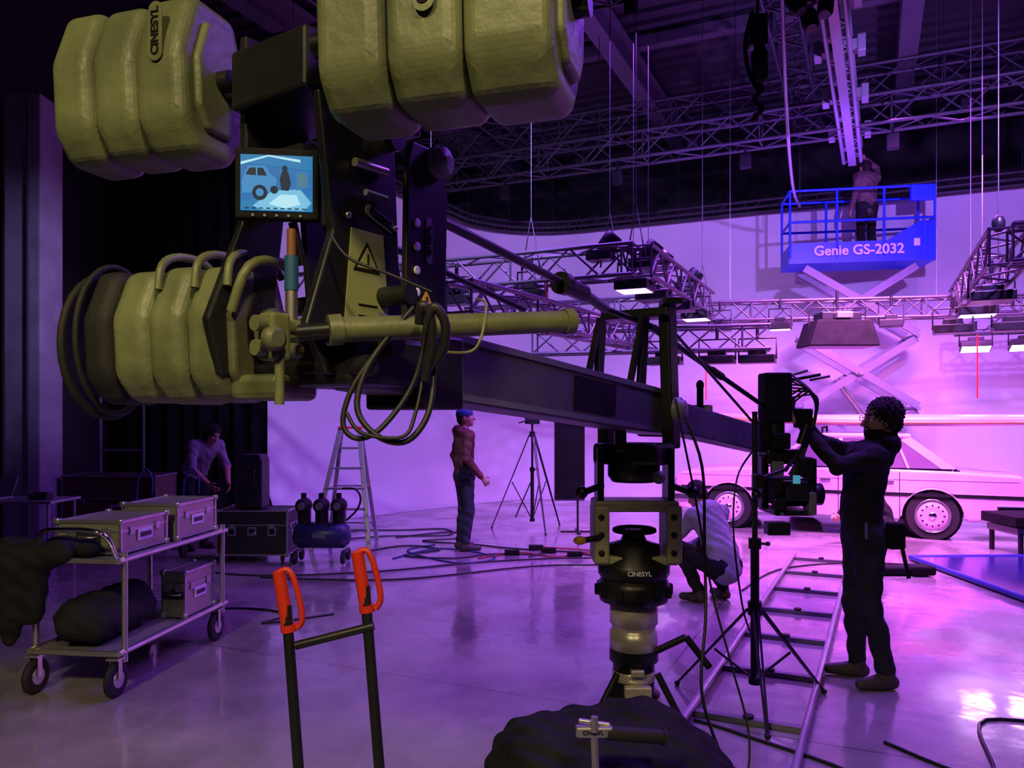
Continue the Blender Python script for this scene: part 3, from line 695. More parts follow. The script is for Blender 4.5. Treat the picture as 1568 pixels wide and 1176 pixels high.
# hand truck poles with red grips
b=B('hand_truck')
for top,mid,bot in(((-.585,2.0,1.275),(-.57,2.0,1.13),(-.46,1.9,.05)),((-.385,2.0,1.325),(-.37,2.0,1.18),(-.26,1.9,.05))):
    top,mid,bot=V(top),V(mid),V(bot)
    b.cyl(mid+(top-mid)*.4,bot,.0135,black)
    u=(top-mid).normalized()
    b.tube([top+V((-.015,0,-.005)),top+V((.012,0,.004)),top+V((.032,0,-.03)),mid+V((.035,0,.03)),mid+V((.022,0,0))],.008,red,8,sub=4)
    b.cyl(mid+V((-.002,0,0)),top+V((-.01,0,0)),.0165,red,n=16); b.cyl(mid-u*.008,mid+u*.01,.02,red,n=16)
b.cyl((-.548,1.985,1.09),(-.35,1.985,1.14),.011,black)
b.cyl((-.5,1.95,.6),(-.3,1.95,.62),.011,black)
b.box((-.36,1.9,.03),(.34,.22,.02),black)
for x in(-.52,-.2):
    b.lathe([(.1,-.02),(.11,0),(.1,.02)],(x,1.98,.11),(1,0,0),rubber)
b.cyl((-.52,1.98,.11),(-.2,1.98,.11),.012,steel); b.cyl((-.46,1.9,.05),(-.45,1.98,.11),.01,black); b.cyl((-.26,1.9,.05),(-.27,1.98,.11),.01,black)
b.done()

# ================================================================== PEOPLE
man1=person('camera_technician',(2.21,4.92,0),(-1,.1),dict(pel=(0,0,.93),wst=(0,.02,1.1),chest=(0,-.01,1.33),neck=(0,-.06,1.50),head=(0,-.10,1.645),
  sR=(.17,.0,1.43),sL=(-.17,-.01,1.42),eR=(.19,.21,1.50),wR=(.08,.41,1.70),eL=(-.2,.22,1.37),wL=(-.06,.37,1.58),
  kR=(.1,.03,.5),kL=(-.1,.0,.5),aR=(.12,.0,.09),aL=(-.11,-.10,.09),tR=(.16,.2,.04),tL=(-.15,.10,.04)),
  jackb,mat('pants_dark',(.02,.022,.03),.85,0,.3,10,.4,30,spec=.2),hair,'curly',look=(-.1,1,.05),h=.008,beard=True,hood=True,glasses=True,
  hands=dict(R=((-.1,.7,.7),(-.6,.3,-.3),.5),L=((.1,.6,.8),(.6,.3,-.3),.5)))
b=B('belt_pouch'); b.box((2.32,4.74,.95),(.1,.07,.16),blackm,None,.015); b.cyl((2.35,4.72,.88),(2.38,4.70,.70),.012,black); b.box((2.14,4.73,.98),(.012,.012,.1),steel); b.done(man1)
man2=person('crew_member',(-.60,9.82,0),(.85,.35),dict(head=(0,.02,1.655),eL=(-.25,-.05,1.17),wL=(-.26,.04,.93),wR=(.24,.14,.93),eR=(.24,-.05,1.15)),
  jred,jeans,hair,'short',look=(.5,1,.1),h=.01,cap=bluecap,beanie=True,hood=True)
b=B('tool_pouch'); b.box((-.58,9.62,.98),(.14,.08,.18),blackm,None,.02); b.done(man2)
crouch=dict(pel=(0,-.13,.33),wst=(0,-.10,.48),chest=(0,.03,.70),neck=(0,.12,.84),head=(0,.20,.95),sR=(.18,.06,.78),sL=(-.18,.06,.78),
  eR=(.25,.22,.55),wR=(.13,.42,.42),eL=(-.25,.22,.55),wL=(-.13,.42,.42),hR=(.1,-.12,.33),hL=(-.1,-.12,.33),kR=(.17,.25,.47),kL=(-.17,.26,.47),
  aR=(.15,.0,.09),aL=(-.15,.02,.09),tR=(.2,.2,.04),tL=(-.2,.2,.04))
man3=person('crouching_crew_member',(1.82,7.1,0),(-.55,.8),crouch,greyc,jackb,hair,'short',look=(0,1,-.6),h=.01,hood=True)
bend=dict(pel=(0,-.1,.93),wst=(0,.0,1.06),chest=(0,.15,1.24),neck=(0,.26,1.36),head=(0,.34,1.45),sR=(.17,.2,1.31),sL=(-.17,.2,1.31),
  eR=(.24,.28,1.04),wR=(.14,.46,.86),eL=(-.24,.28,1.04),wL=(-.14,.46,.84),hR=(.09,-.1,.92),hL=(-.09,-.1,.92))
man4=person('bending_crew_member',(-3.98,9.9,0),(.75,-.55),bend,greyt,jackb,hair,'long',look=(0,1,-.7),h=.011,sleeve=False)
LFc=V((5.80,13.25,0))
man5=person('lift_worker',(5.98,13.2,4.275),(-.2,1),dict(eR=(.26,.1,1.62),wR=(.05,.12,1.78),head=(0,.06,1.6)),mat('cloth_brown',(.11,.07,.06),.8,0,.4),jackb,hair,'short',look=(0,1,.3),h=.012)
man6=person('kneeling_crew_member',(4.62,10.0,0),(-.9,.2),crouch,jackb,jackb,hair,'short',look=(0,1,-.5),h=.013,scale=.95)

# ================================================================== CART
cart=B('equipment_cart')
cU=V((.12,.99,0)).normalized(); cR=V((.99,-.12,0)).normalized()
cO=V((-2.62,4.68,0))
def ct(a,l,z): return cO+cR*a+cU*l+Z*z
wd=.29;Ln=1.32
for z in(.25,.80):
    cart.box(ct(0,Ln/2,z),(wd*2,Ln,.02),grayp,(cR,cU,Z))
    for s_ in(-1,1): cart.cyl(ct(s_*wd,0,z+.01),ct(s_*wd,Ln,z+.01),.017,steel)
    for l in(0,Ln): cart.cyl(ct(-wd,l,z+.01),ct(wd,l,z+.01),.017,steel)
for s_ in(-1,1):
    for l in(.06,Ln-.06): cart.cyl(ct(s_*wd,l,.2),ct(s_*wd,l,.86),.018,steel)
    for l in(.02,Ln-.1):
        c=ct(s_*(wd-.03),l,.105); cart.lathe([(.085,-.018),(.105,-.012),(.105,.012),(.085,.018)],c,cR,rubber,24); cart.lathe([(.05,-.022),(.055,0),(.05,.022)],c,cR,alu,16)
        for q in(-1,1): cart.beam(c+cR*q*.028,c+cR*q*.028+Z*.12,.035,.004,steel,cR)
        cart.box(c+Z*.125,(.08,.08,.012),steel,(cR,cU,Z))
cart.tube([ct(-.2,0,.86),ct(-.2,-.02,.96),ct(-.1,-.06,1.0),ct(.15,-.06,1.0),ct(.24,-.03,.95),ct(.26,.03,.82)],.014,chrome,8,sub=5)
cart.done()
def case(name,c,size,ax,m=cases,edge=alu):
    b=B(name);w,l,h=size;X,Y,_=ax;c=V(c)
    b.box(c,size,m,(X,Y,Z),.008)
    for sx in(-1,1):
        for sy in(-1,1):
            b.box(c+X*sx*w/2+Y*sy*l/2,(.018,.018,h+.004),edge,(X,Y,Z))
            for sz in(-1,1): b.box(c+X*sx*w/2+Y*sy*l/2+Z*sz*h/2,(.04,.04,.04),edge,(X,Y,Z),.01)
        for sz in(-1,1): b.box(c+X*sx*w/2+Z*sz*h/2,(.018,l,.018),edge,(X,Y,Z))
    for sy in(-1,1):
        for sz in(-1,1): b.box(c+Y*sy*l/2+Z*sz*h/2,(w,.018,.018),edge,(X,Y,Z))
    b.box(c+Z*h*.18,(w+.008,l+.008,.012),edge,(X,Y,Z))
    for s_ in(-.28,.28):
        b.box(c-Y*(l/2+.006)+X*w*s_+Z*h*.15,(.06,.012,.06),edge,(X,Y,Z),.003); b.box(c+X*(w/2+.006)+Y*l*s_+Z*h*.15,(.012,.05,.05),edge,(X,Y,Z),.003)
    b.box(c-Y*(l/2+.006),(.16,.01,.07),caseb,(X,Y,Z),.003); b.tube([c-Y*(l/2+.012)-X*.055,c-Y*(l/2+.03)-X*.05,c-Y*(l/2+.03)+X*.05,c-Y*(l/2+.012)+X*.055],.007,steel,6)
    b.box(c+X*(w/2+.006)-Z*h*.05,(.01,.16,.07),white,(X,Y,Z),.002); b.box(c+X*(w/2+.012)-Z*h*.05,(.004,.12,.03),caseb,(X,Y,Z))
    return b.done()
case('aluminium_case',ct(-.02,.42,.925),(.42,.5,.19),(cR,cU,Z)); case('aluminium_case',ct(.02,1.02,.945),(.40,.52,.23),(cR,cU,Z))
case('aluminium_case',ct(.16,1.02,.43),(.16,.4,.30),(cR,cU,Z))
bd=Body(); c=ct(-.06,.42,.02)
bd.cap(c-cU*.30+Z*.40,c+cU*.25+Z*.40,.13,.14,jackb,nz=.006,k=.03); bd.cap(c+cR*.12-cU*.3+Z*.37,c+cR*.1+cU*.2+Z*.37,.1,.1,jackb,nz=.006,k=.04); bd.ell(c-cR*.12+Z*.38,(.14,.3,.12),(cR,cU,Z),jackb,nz=.006,k=.04)
bd.build('black_duffel_bag',.013)
bd=Body(); q=ct(-.36,-.02,0)
bd.cap(q+Z*.86+cR*.30,q+Z*.80-cR*.0,.07,.12,jackb,k=.05,nz=.007); bd.cap(q+Z*.78-cR*.02,q+Z*.52-cR*.05,.17,.15,jackb,flat=cU,fs=.6,k=.05,nz=.007); bd.cap(q+Z*.8-cR*.1,q+Z*.62-cR*.15,.10,.08,jackb,k=.04,nz=.007)
bd.cap(q+Z*.70+cR*.12,q+Z*.48+cR*.12,.08,.05,jackb,k=.04,nz=.007); bd.cap(q+Z*.52-cR*.02,q+Z*.33-cR*.03,.06,.04,jackb,k=.04,nz=.007)
bd.build('hanging_jacket',.013)
bd=Body(); q=ct(-.12,.08,.0)
bd.ell(q+Z*.875,(.13,.09,.07),(cR,cU,Z),jackb,nz=.004); bd.ell(q+Z*.87+cR*.14+cU*.02,(.08,.07,.055),(cR,cU,Z),jackb,nz=.004); bd.build('black_tool_bag',.011)
b=B('folding_table'); b.box((-5.6,8.7,.745),(1.3,.6,.03),alu,None,.004)
for x in(-6.2,-5.0):
    for y in(8.45,8.95): b.cyl((x,y,0),(x,y,.73),.016,alu)
b.cyl((-6.2,8.45,.2),(-5.0,8.45,.2),.01,alu); o=b.done()
b=B('laptop'); b.box((-5.75,8.65,.775),(.34,.24,.02),alu,None,.005); b.beam((-5.75,8.75,.79),(-5.75,8.86,1.0),.34,.01,alu,V((0,-1,.3))); b.done()
b=B('tool_box'); b.box((-5.2,8.65,.79),(.2,.14,.06),caseb,None,.01); b.cyl((-5.28,8.65,.83),(-5.12,8.65,.83),.008,black); b.done()
case('road_case',(-5.2,10.4,.45),(1.2,.6,.9),AX,ply,grayp)
case('road_case',(-4.6,9.9,.28),(.7,.5,.56),AX,caseb,grayp)
b=B('scaffold_rack')
for x in(-5.75,-5.15): b.cyl((x,10.95,0),(x,10.95,2.0),.02,grayp)
for z in(.3,1.2,1.95): b.cyl((-5.75,10.95,z),(-5.15,10.95,z),.016,grayp)
b.done()
b=B('trolley'); hb=mat('handle_blue',(.03,.1,.2),.5)
for x in(-4.45,-3.9):
    b.tube([(x,9.3,.1),(x,9.3,.6),(x+.03,9.25,.9),(x+.12,9.25,1.05),(x+.2,9.25,.95),(x+.2,9.25,.75)],.014,hb,8,sub=4); b.lathe([(.09,-.02),(.1,0),(.09,.02)],(x,9.3,.1),(1,0,0),rubber)
b.cyl((-4.45,9.3,.1),(-3.9,9.3,.1),.012,steel)
b.done()
o=case('flight_case',(-2.97,9.2,.34),(.80,.5,.50),AX,caseb,alu)
b=B('casters')
for x in(-3.3,-2.64):
    for y in(9.02,9.38): b.lathe([(.04,-.015),(.045,0),(.04,.015)],(x,y,.045),(1,0,0),rubber); b.box((x,y,.08),(.05,.05,.015),steel)
b.done(o)
b=B('case_latch_plates')
for x in(-3.2,-2.97,-2.74): b.box((x,8.94,.36),(.1,.01,.1),alu,None,.004); b.box((x,8.933,.36),(.06,.01,.06),blackm)
b.done(o)
b=B('loudspeaker'); b.prism([(-.15,0),(.15,0),(.15,.55),(.12,.62),(-.12,.62),(-.15,.55)],(-3.04,9.2,.61),(1,0,0),Z,.30,caseb,.012)
b.lathe([(.11,0),(.11,.006),(.09,.004),(.03,-.02)],(-3.04,9.045,.81),(0,-1,0),rubber); b.box((-3.04,9.045,1.08),(.16,.01,.1),rubber,None,.01); b.tube([(-2.97,9.04,.82),(-2.97,9.0,.86),(-2.97,9.0,1.0),(-2.97,9.04,1.04)],.01,black,6); b.done()
b=B('air_compressor'); q=V((-2.17,8.95,0))
b.lathe([(.02,-.33),(.10,-.31),(.15,-.25),(.15,.25),(.10,.31),(.02,.33)],q+Z*.32,(1,0,0),bluet,24)
for i in range(3):
    x=-.2+i*.2
    b.cyl(q+V((x,0,.45)),q+V((x,0,.62)),.075,black); b.lathe([(.03,-.09),(.085,-.07),(.085,.05),(.05,.09)],q+V((x,-.02,.66)),(0,1,0),rubber,18); b.lathe([(.04,0),(.04,.03)],q+V((x,-.13,.66)),(0,-1,0),grayp,14)
    b.cyl(q+V((x,-.03,.74)),q+V((x,-.03,.80)),.03,blackm)
b.tube([q+V((.3,-.1,.5)),q+V((.42,-.1,.62)),q+V((.46,-.1,.75)),q+V((.40,-.1,.85)),q+V((.25,-.1,.86))],.012,black,8,sub=4)
for x in(-.27,.27):
    b.lathe([(.06,-.02),(.075,0),(.06,.02)],q+V((x,-.14,.08)),(1,0,0),rubber); b.lathe([(.06,-.02),(.075,0),(.06,.02)],q+V((x,.14,.08)),(1,0,0),rubber)
    b.box(q+V((x,0,.14)),(.04,.3,.03),black)
b.box(q+V((.0,-.155,.33)),(.14,.01,.05),grayp); o=b.done()
b=B('step_ladder'); t=V((-2.08,10.1,1.52))
fa=[V((-2.50,9.75,0)),V((-1.78,9.75,0))]; fb=[V((-2.46,10.55,0)),V((-1.82,10.55,0))]
tt=[t+V((-.12,0,0)),t+V((.12,0,0))]
for i in(0,1): b.beam(fa[i],tt[i]-V((0,.03,0)),.035,.06,alu,V((1,0,0)),.004); b.beam(fb[i],tt[i]+V((0,.05,0)),.03,.05,alu,V((1,0,0)),.004)
for k in range(1,6):
    u=k/6; b.beam(fa[0].lerp(tt[0],u),fa[1].lerp(tt[1],u),.08,.025,alu); 
for k in(1,3,5): u=k/6; b.beam(fb[0].lerp(tt[0],u),fb[1].lerp(tt[1],u),.03,.02,alu)
b.box(t+Z*.01,(.3,.14,.03),redm,None,.006)
for i in(0,1): b.cyl(fa[i].lerp(tt[i],.5),fb[i].lerp(tt[i],.5),.006,redm)
b.done()
def stand(name,c,h,spread,zc,r=.018,rot=0,m=black,legs=3):
    b=B(name);c=V(c)
    b.cyl(c+Z*.12,c+Z*h*.55,r*1.25,m); b.cyl(c+Z*h*.5,c+Z*h,r*.8,m)
    b.cyl(c+Z*(zc-.03),c+Z*(zc+.05),r*2,m); b.cyl(c+Z*(h*.55-.03),c+Z*(h*.55+.03),r*1.8,m); b.cyl(c+Z*.12,c+Z*.16,r*1.8,m)
    b.cyl(c+Z*h*.55,c+Z*h*.55+V((.06,-.02,0)),.008,m); b.sph(c+Z*h*.55+V((.07,-.02,0)),.014,m)
    for i in range(legs):
        t=rot+i*2*math.pi/legs; dv=V((math.cos(t),math.sin(t),0)); side=V((-math.sin(t),math.cos(t),0))
        e=c+dv*spread+Z*.015
        for s_ in(-1,1): b.beam(c+Z*zc+dv*r*2+side*s_*.014,e+side*s_*.004,.012,.012,m)
        b.cyl(c+Z*.14,c+Z*zc*.5+dv*spread*.5,.008,m); b.sph(e,(.018,.018,.015),rubber)
    return b
b=stand('light_stand',(1.41,4.55,0),1.70,.50,.55,.02,.35); b.sph((1.41,4.52,1.22),.03,black); b.box((1.41,4.50,1.30),(.06,.05,.09),black,None,.01); b.cyl((1.41,4.55,1.3),(1.60,4.6,1.36),.012,black); b.done()
b=stand('tripod_stand',(.30,11.6,0),1.62,.62,1.4,.022,2.9); b.box((.30,11.6,1.62),(.22,.12,.12),black,None,.01); b.cyl((.1,11.5,1.58),(.55,11.6,1.7),.012,black); b.cyl((.3,11.6,.75),(.05,11.45,.2),.01,black)
b.done()
b=B('black_flag'); 
b.box((.83,11.3,1.05),(.42,.012,1.15),curt); 
for x in(.62,1.04): b.cyl((x,11.3,.47),(x,11.3,1.65),.01,black)
for z in(.47,1.63): b.cyl((.62,11.3,z),(1.04,11.3,z),.01,black)
b.cyl((.95,11.33,0.0),(.95,11.33,2.0),.015,black); b.box((.95,11.33,.01),(.5,.05,.02),black); b.box((.95,11.33,.01),(.05,.5,.02),black)
b.done()
# ================================================================== DOLLY TRACK
b=B('dolly_track'); td=V((.43,.90,0)).normalized(); tn=V((td.y,-td.x,0))
r0=V((1.0,4.36,0)); 
for off in(0,.6):
    s0=r0+tn*off-td*.9; b.cyl(s0+Z*.055,s0+td*6.4+Z*.055,.02,alu,n=12)
    b.beam(s0+Z*.02,s0+td*6.4+Z*.02,.012,.04,grayp)
for i in range(8):
    s0=r0-td*.85+td*i*.88; b.beam(s0+Z*.018,s0+tn*.6+Z*.018,.05,.03,grayp); b.cyl(s0+tn*.3+Z*.03,s0+tn*.3+Z*.05,.03,black)
b.done()
b=B('floor_cables')
def fc(pts,r=.009,m=cable): b.tube([(x,y,r) for x,y in pts],r,m,6,sub=7)
fc([(-3.6,8.6),(-2.7,8.2),(-1.5,8.4),(-.5,8.9),(.5,9.2),(1.4,9.2)]); fc([(-2.6,8.1),(-1.2,8.0),(.2,8.7),(1.0,8.8),(1.8,8.9)])
fc([(-1.9,9.5),(-1.4,10.1),(-.9,9.8),(-1.3,9.4),(-.7,9.2),(-.2,9.5),(.4,9.4)]); fc([(-1.6,10.8),(-.9,11.3),(-.6,10.8),(-1.2,10.5),(-.5,10.2),(.0,9.9),(.9,9.6),(1.5,9.8)])
fc([(-2.9,10.6),(-2.3,11.4),(-1.6,11.5),(-1.0,11.6),(-.9,11.0),(-1.8,10.9),(-2.6,10.4)])
fc([(-1.4,9.2),(-.9,9.9),(-.2,9.3),(-.6,8.9),(-1.3,9.7),(-1.0,10.2)],.008,mat('cable_blue',(.02,.06,.2),.5))
fc([(-.4,9.2),(.1,9.6),(.5,9.3),(1.0,9.7),(.4,10.0)],.008,mat('cable_red',(.35,.03,.03),.5)); fc([(.2,9.3),(.6,9.7),(1.1,9.3),(1.6,9.5)],.008,cable)
fc([(-3.2,6.6),(-2.4,6.8),(-1.9,6.6),(-2.0,6.3),(-1.5,6.6)]); fc([(1.9,4.0),(2.2,3.6),(2.6,4.3),(3.2,4.0),(3.0,3.6),(2.5,3.3)]); fc([(2.0,3.3),(2.8,3.7),(3.4,3.8),(3.6,3.2)])
fc([(1.0,3.8),(1.3,3.3),(1.6,3.6),(1.2,4.1),(1.0,4.3)]); fc([(2.2,7.5),(3.0,8.6),(4.2,8.9),(5.4,8.2)])
for x,y in((.0,9.45),(.45,9.6),(.75,9.35),(1.1,9.55),(.3,9.8)): b.box((x,y,.035),(.18,.08,.06),blackm,None,.01)
b.done()
# ================================================================== CAR  (rear to the right)
def car():
    RW=V((5.70,10.62,0)); X=E1; Yc=E2; o=RW-X*2.70
    wb=2.70; W=1.72; R=.325
    ax=(X,Yc,Z)
    def P(x,y,z): return o+X*x+Yc*y+Z*z
    b=B('vintage_car')
    def arc(cx,r,n=10): return [(cx+r*math.cos(math.pi-math.pi*i/n),R+r*math.sin(math.pi-math.pi*i/n)-.02) for i in range(n+1)]
    low=.22
    bodyp=[(-.82,.42),(-.80,.30),(-.42,low)]+[( -.40,low)]+arc(0,.38)+[(.40,low),(wb-.42,low)]+arc(wb,.38)+[(wb+.42,.26),(wb+1.08,.34),(wb+1.12,.55),(wb+1.10,.80),(wb+1.04,.885),(wb+.25,.93),(2.0,.945),(1.0,.94),(.55,.93),(-.2,.89),(-.72,.83),(-.80,.76)]
    b.prism(bodyp,P(0,W/2+.0,0),X,Z,W,carp,.035,3)
    for cx in(0,wb):
        b.cyl(P(cx,.12,R),P(cx,W-.12,R),.37,blackm,n=28)
        for yy in(.02,W-.22):
            b.cyl(P(cx,yy,R),P(cx,yy+.2,R),R,rubber,n=36)
        for yy,sg in((.012,-1),(W-.012,1)):
            c=P(cx,yy,R); a=Yc*sg
            b.lathe([(.19,.0),(.185,.008),(.175,.005),(.165,.016),(.11,.026),(.09,.018),(.05,.03),(.01,.033)],c,a,carp,32)
            b.lathe([(.222,-.005),(.222,.010),(.195,.010),(.195,0)],c,a,grayp,32); b.lathe([(.228,-.005),(.228,.012),(.218,.014),(.218,0)],c,a,chrome,32); b.lathe([(.05,.03),(.045,.038),(.01,.042)],c,a,chrome,20)
            for k in range(12):
                t=k*math.pi/6; b.box(c+a*.020+X*.14*math.cos(t)+Z*.14*math.sin(t),(.026,.008,.02),blackm,(X*math.cos(t)+Z*math.sin(t),a,X*-math.sin(t)+Z*math.cos(t)))
            b.tube([P(cx,yy+(-.012 if sg<0 else .012),R)+X*.385*math.cos(t)+Z*(.385*math.sin(t)-.02) for t in [math.pi*i/14 for i in range(15)]],.012,carp,6)
    B0=[P(.55,.07,.93),P(wb+.32,.07,.925),P(wb+.32,W-.07,.925),P(.55,W-.07,.93)]
    R0=[P(1.12,.20,1.38),P(wb-.30,.20,1.37),P(wb-.30,W-.20,1.37),P(1.12,W-.20,1.38)]
    b.add(B0+R0,[(0,1,5,4),(1,2,6,5),(2,3,7,6),(3,0,4,7)],glass)
    rc=(R0[0]+R0[2])/2; b.box(rc+Z*.025,(wb-.30-1.12+.10,W-.34,.07),carp,ax,.03,3)
    for y0,y1 in((.07,.20),(W-.07,W-.20)):
        for xa,xb,w in((.55,1.12,.05),(1.52,1.55,.05),(wb+.24,wb-.34,.11),(wb-.28,wb-.45,.03)):
            b.beam(P(xa,y0,.93),P(xb,y1,1.38),w,.03,carp,Yc)
        b.beam(P(.55,y0-.004 if y0<1 else y0+.004,.95),P(wb+.30,y0-.004 if y0<1 else y0+.004,.945),.02,.03,chrome,Z)
        b.cyl(P(1.1,y1,1.375),P(wb-.28,y1,1.365),.014,chrome,n=8)
    for xa,xb in((.55,1.12),(wb+.32,wb-.30)):
        b.cyl(P(xa,.1,.93),P(xa,W-.1,.93),.018,chrome,n=8)
    for yy in(-.004,W+.004):
        b.beam(P(-.7,yy,.60),P(wb+1.05,yy,.60),.012,.035,blackm,Z); b.beam(P(-.7,yy,.625),P(wb+1.05,yy,.625),.014,.008,chrome,Z)
        b.beam(P(.42,yy,.25),P(wb-.42,yy,.25),.012,.05,grayp,Z)
        b.beam(P(-.7,yy,.80),P(wb+1.0,yy,.815),.006,.008,carp,Z)
        for x in(.55,1.52,2.30): b.box(P(x,yy,.60),(.008,.006,.62),blackm,ax)
        for x in(1.35,2.16): b.box(P(x,yy-.01,.78),(.14,.025,.025),chrome,ax,.006)
    for x,sg in((-.84,-1),(wb+1.15,1)):
        b.box(P(x,W/2,.45),(.09,W+.04,.11),chrome,ax,.02); b.box(P(x+sg*.03,W/2,.45),(.05,W+.05,.04),blackm,ax)
        for yy in(-.01,W+.01): b.box(P(x-sg*.2,yy,.45),(.42,.05,.10),chrome,ax,.015)
    for y in(.2,W-.2):
        b.box(P(wb+1.105,y,.68),(.04,.36,.16),redm,ax,.01); b.box(P(-.815,y,.66),(.04,.34,.16),white,ax,.02)
    b.box(P(-.82,W/2,.66),(.05,.5,.26),chrome,ax,.02)
    b.box(P(.80,-.1,.98),(.09,.16,.09),carp,ax,.03)
    for x in(1.3,2.2): b.cyl(P(x,.12,1.51),P(x,W-.12,1.51),.016,blackm); b.cyl(P(x,.2,1.4),P(x,.2,1.51),.014,blackm); b.cyl(P(x,W-.2,1.4),P(x,W-.2,1.51),.014,blackm)
    b.done()
    s=B('surfboard')
    def board(x0,x1,yc,z,w,th,m1,m2):
        n=28;vs=[];fs=[]
        for i in range(n+1):
            t=i/n;x=x0+(x1-x0)*t;ww=w*max(.03,math.sin(math.pi*t)**.55);rk=.08*(2*t-1)**4
            for k in range(12):
                a=2*math.pi*k/12; vs.append(P(x,yc+ww*math.cos(a),z+rk+th*math.sin(a)*(.3+.7*min(1,ww/w))))
        for i in range(n):
            for k in range(12): fs.append((i*12+k,i*12+(k+1)%12,(i+1)*12+(k+1)%12,(i+1)*12+k))
        s.add(vs,fs,m1,True); s.add(vs[:12],[tuple(range(12))],m1); s.add(vs[-12:],[tuple(range(12))],m1)
        s.tube([P(x0+(x1-x0)*i/20,yc-w*max(.03,math.sin(math.pi*i/20)**.55),z-.03+.08*(2*i/20-1)**4) for i in range(21)],.022,m2,6)
    board(-.3,wb+2.4,.48,1.62,.32,.085,mat('board_pink',(.70,.42,.52),.35),tanm)
    board(.0,wb+1.6,1.2,1.62,.28,.06,mat('board_cream',(.7,.6,.5),.4),tanm)
    s.done()
car()
# ================================================================== SCISSOR LIFT
def lift():
    b=B('scissor_lift'); c=LFc; X=V((.985,-.17,0)).normalized(); Yl=V((.17,.985,0)).normalized(); ax=(X,Yl,Z)
    P=lambda x,y,z: c+X*x+Yl*y+Z*z
    b.box(P(0,0,.42),(2.1,.76,.36),bluep,ax,.02)
    for x in(-.8,.8):
        for y in(-.38,.38): b.cyl(P(x,y-.05,.2),P(x,y+.05,.2),.2,rubber,n=22)
    z0,z1=.62,4.18;n=3;h=(z1-z0)/n
    for i in range(n):
        for y in(-.3,.3):
            za,zb=z0+i*h+.04,z0+(i+1)*h-.04
            b.beam(P(-.88,y,za),P(.88,y,zb),.05,.12,liftg,Z); b.beam(P(.88,y-.06,za),P(-.88,y-.06,zb),.05,.12,liftg,Z)
        b.cyl(P(0,-.42,z0+(i+.5)*h),P(0,.36,z0+(i+.5)*h),.045,liftg)
        for x in(-.88,.88): b.cyl(P(x,-.4,z0+i*h),P(x,.36,z0+i*h),.035,liftg)
    b.cyl(P(.5,0,1.1),P(-.3,0,2.3),.06,steel)
    b.box(P(0,0,4.24),(2.26,.8,.06),bluep,ax); b.box(P(0,-.4,4.38),(2.26,.02,.34),bluep,ax); b.box(P(0,.4,4.34),(2.26,.02,.26),bluep,ax)
    for x in(-1.13,1.13): b.box(P(x,0,4.36),(.02,.8,.3),bluep,ax)
    for y in(-.4,.4):
        for x in(-1.12,-.38,0.35,1.12): b.cyl(P(x,y,4.3),P(x,y,5.42),.022,bluep,n=8)
        for z in(4.9,5.42): b.cyl(P(-1.12,y,z),P(1.12,y,z),.022,bluep,n=8)
    for x in(-1.12,1.12):
        for z in(4.9,5.42): b.cyl(P(x,-.4,z),P(x,.4,z),.022,bluep,n=8)
    b.box(P(.92,-.42,5.30),(.36,.1,.26),bluep,ax,.02); b.box(P(.84,-.43,4.50),(.09,.02,.12),white,ax)
    b.prism([(.30+0,0),(1.1,0),(1.1,.35),(.9,.35)],P(0,-.405,4.5),X,Z,.012,bluep)
    o=b.done(); text('lift_lettering','Genie GS-2032',P(-.05,-.43,4.40),.225,X,Z,white,o,.006).data.offset=.005
lift()
# ================================================================== TRUSS RIGS
b=B('ceiling_truss')
for e2,z,a0,a1,w in((13.2,6.75,-9,9.5,.45),(12.2,5.95,-8.5,9.5,.40),(9.5,7.2,-9,9.5,.45),(6.2,6.3,-1.5,9.5,.4)):
    truss(b,rm(a0,e2,z),rm(a1,e2,z),w,trussd,.028,.015)
    for a in range(int(a0)+1,int(a1),3): b.cyl(rm(a,e2,z),rm(a,e2,8.6),.006,trussd,n=5)
    for a in range(int(a0)+2,int(a1),2):
        c=rm(a+.3,e2,z-.35)
        b.cyl(c,c+Z*.2,.02,blackm,n=6); b.box(c-Z*.08,(.16,.12,.22),blackm,(E1,E2,Z),.02)
for a in(-6,-1,6.6): truss(b,rm(a,4,6.95),rm(a,15,6.95),.4,trussd,.028,.015)
b.done()
b=B('rigging_rail')
q0=V((3.25,8.0,6.2));q1=V((5.3,12.2,5.75))
truss(b,q0,q1,.24,railm,.03,.014); b.beam(q0-Z*.08,q1-Z*.08,.11,.20,railm)
for t in(.10,.32,.58,.82):
    q=q0.lerp(q1,t); b.box(q,(.46,.18,.12),grayp,(E1,E2,Z),.01); b.box(q+E1*.24,(.09,.2,.2),railm,(E1,E2,Z),.01); b.box(q-E1*.24,(.09,.2,.2),railm,(E1,E2,Z),.01)
    b.cyl(q,V((q.x,q.y,8.6)),.012,trussd,n=6)
b.tube([q0+V((-.5,0,.1)),V((3.5,10.0,5.6)),V((4.3,12,5.2)),V((4.7,12.8,5.1))],.022,railm,6,sub=4)
b.cyl(V((4.7,12.8,5.1)),V((4.7,12.8,8.6)),.008,trussd,n=5)
b.done()
def lamp(b,c,w,l,ax,on=True,lm=None):
    c=V(c);X,Y,N=ax
    b.box(c,(w,l,.10),black,(X,Y,N),.01); b.box(c+N*.08,(w*.5,l*.6,.08),black,(X,Y,N),.01)
    if on: b.box(c-N*.052,(w*.9,l*.9,.006),lm or led,(X,Y,N))
    b.tube([c-X*w*.52,c-X*w*.52+Z*.25,c+X*w*.52+Z*.25,c+X*w*.52],.012,black,6); b.cyl(c+Z*.25,c+Z*.38,.02,black)
EA=(E1,E2,Z)
tl=math.radians(14); ET=(E1,(E2*math.cos(tl)+Z*-math.sin(tl)).normalized(),(Z*math.cos(tl)+E2*math.sin(tl)).normalized())   # lamp head tipped towards the floor in front
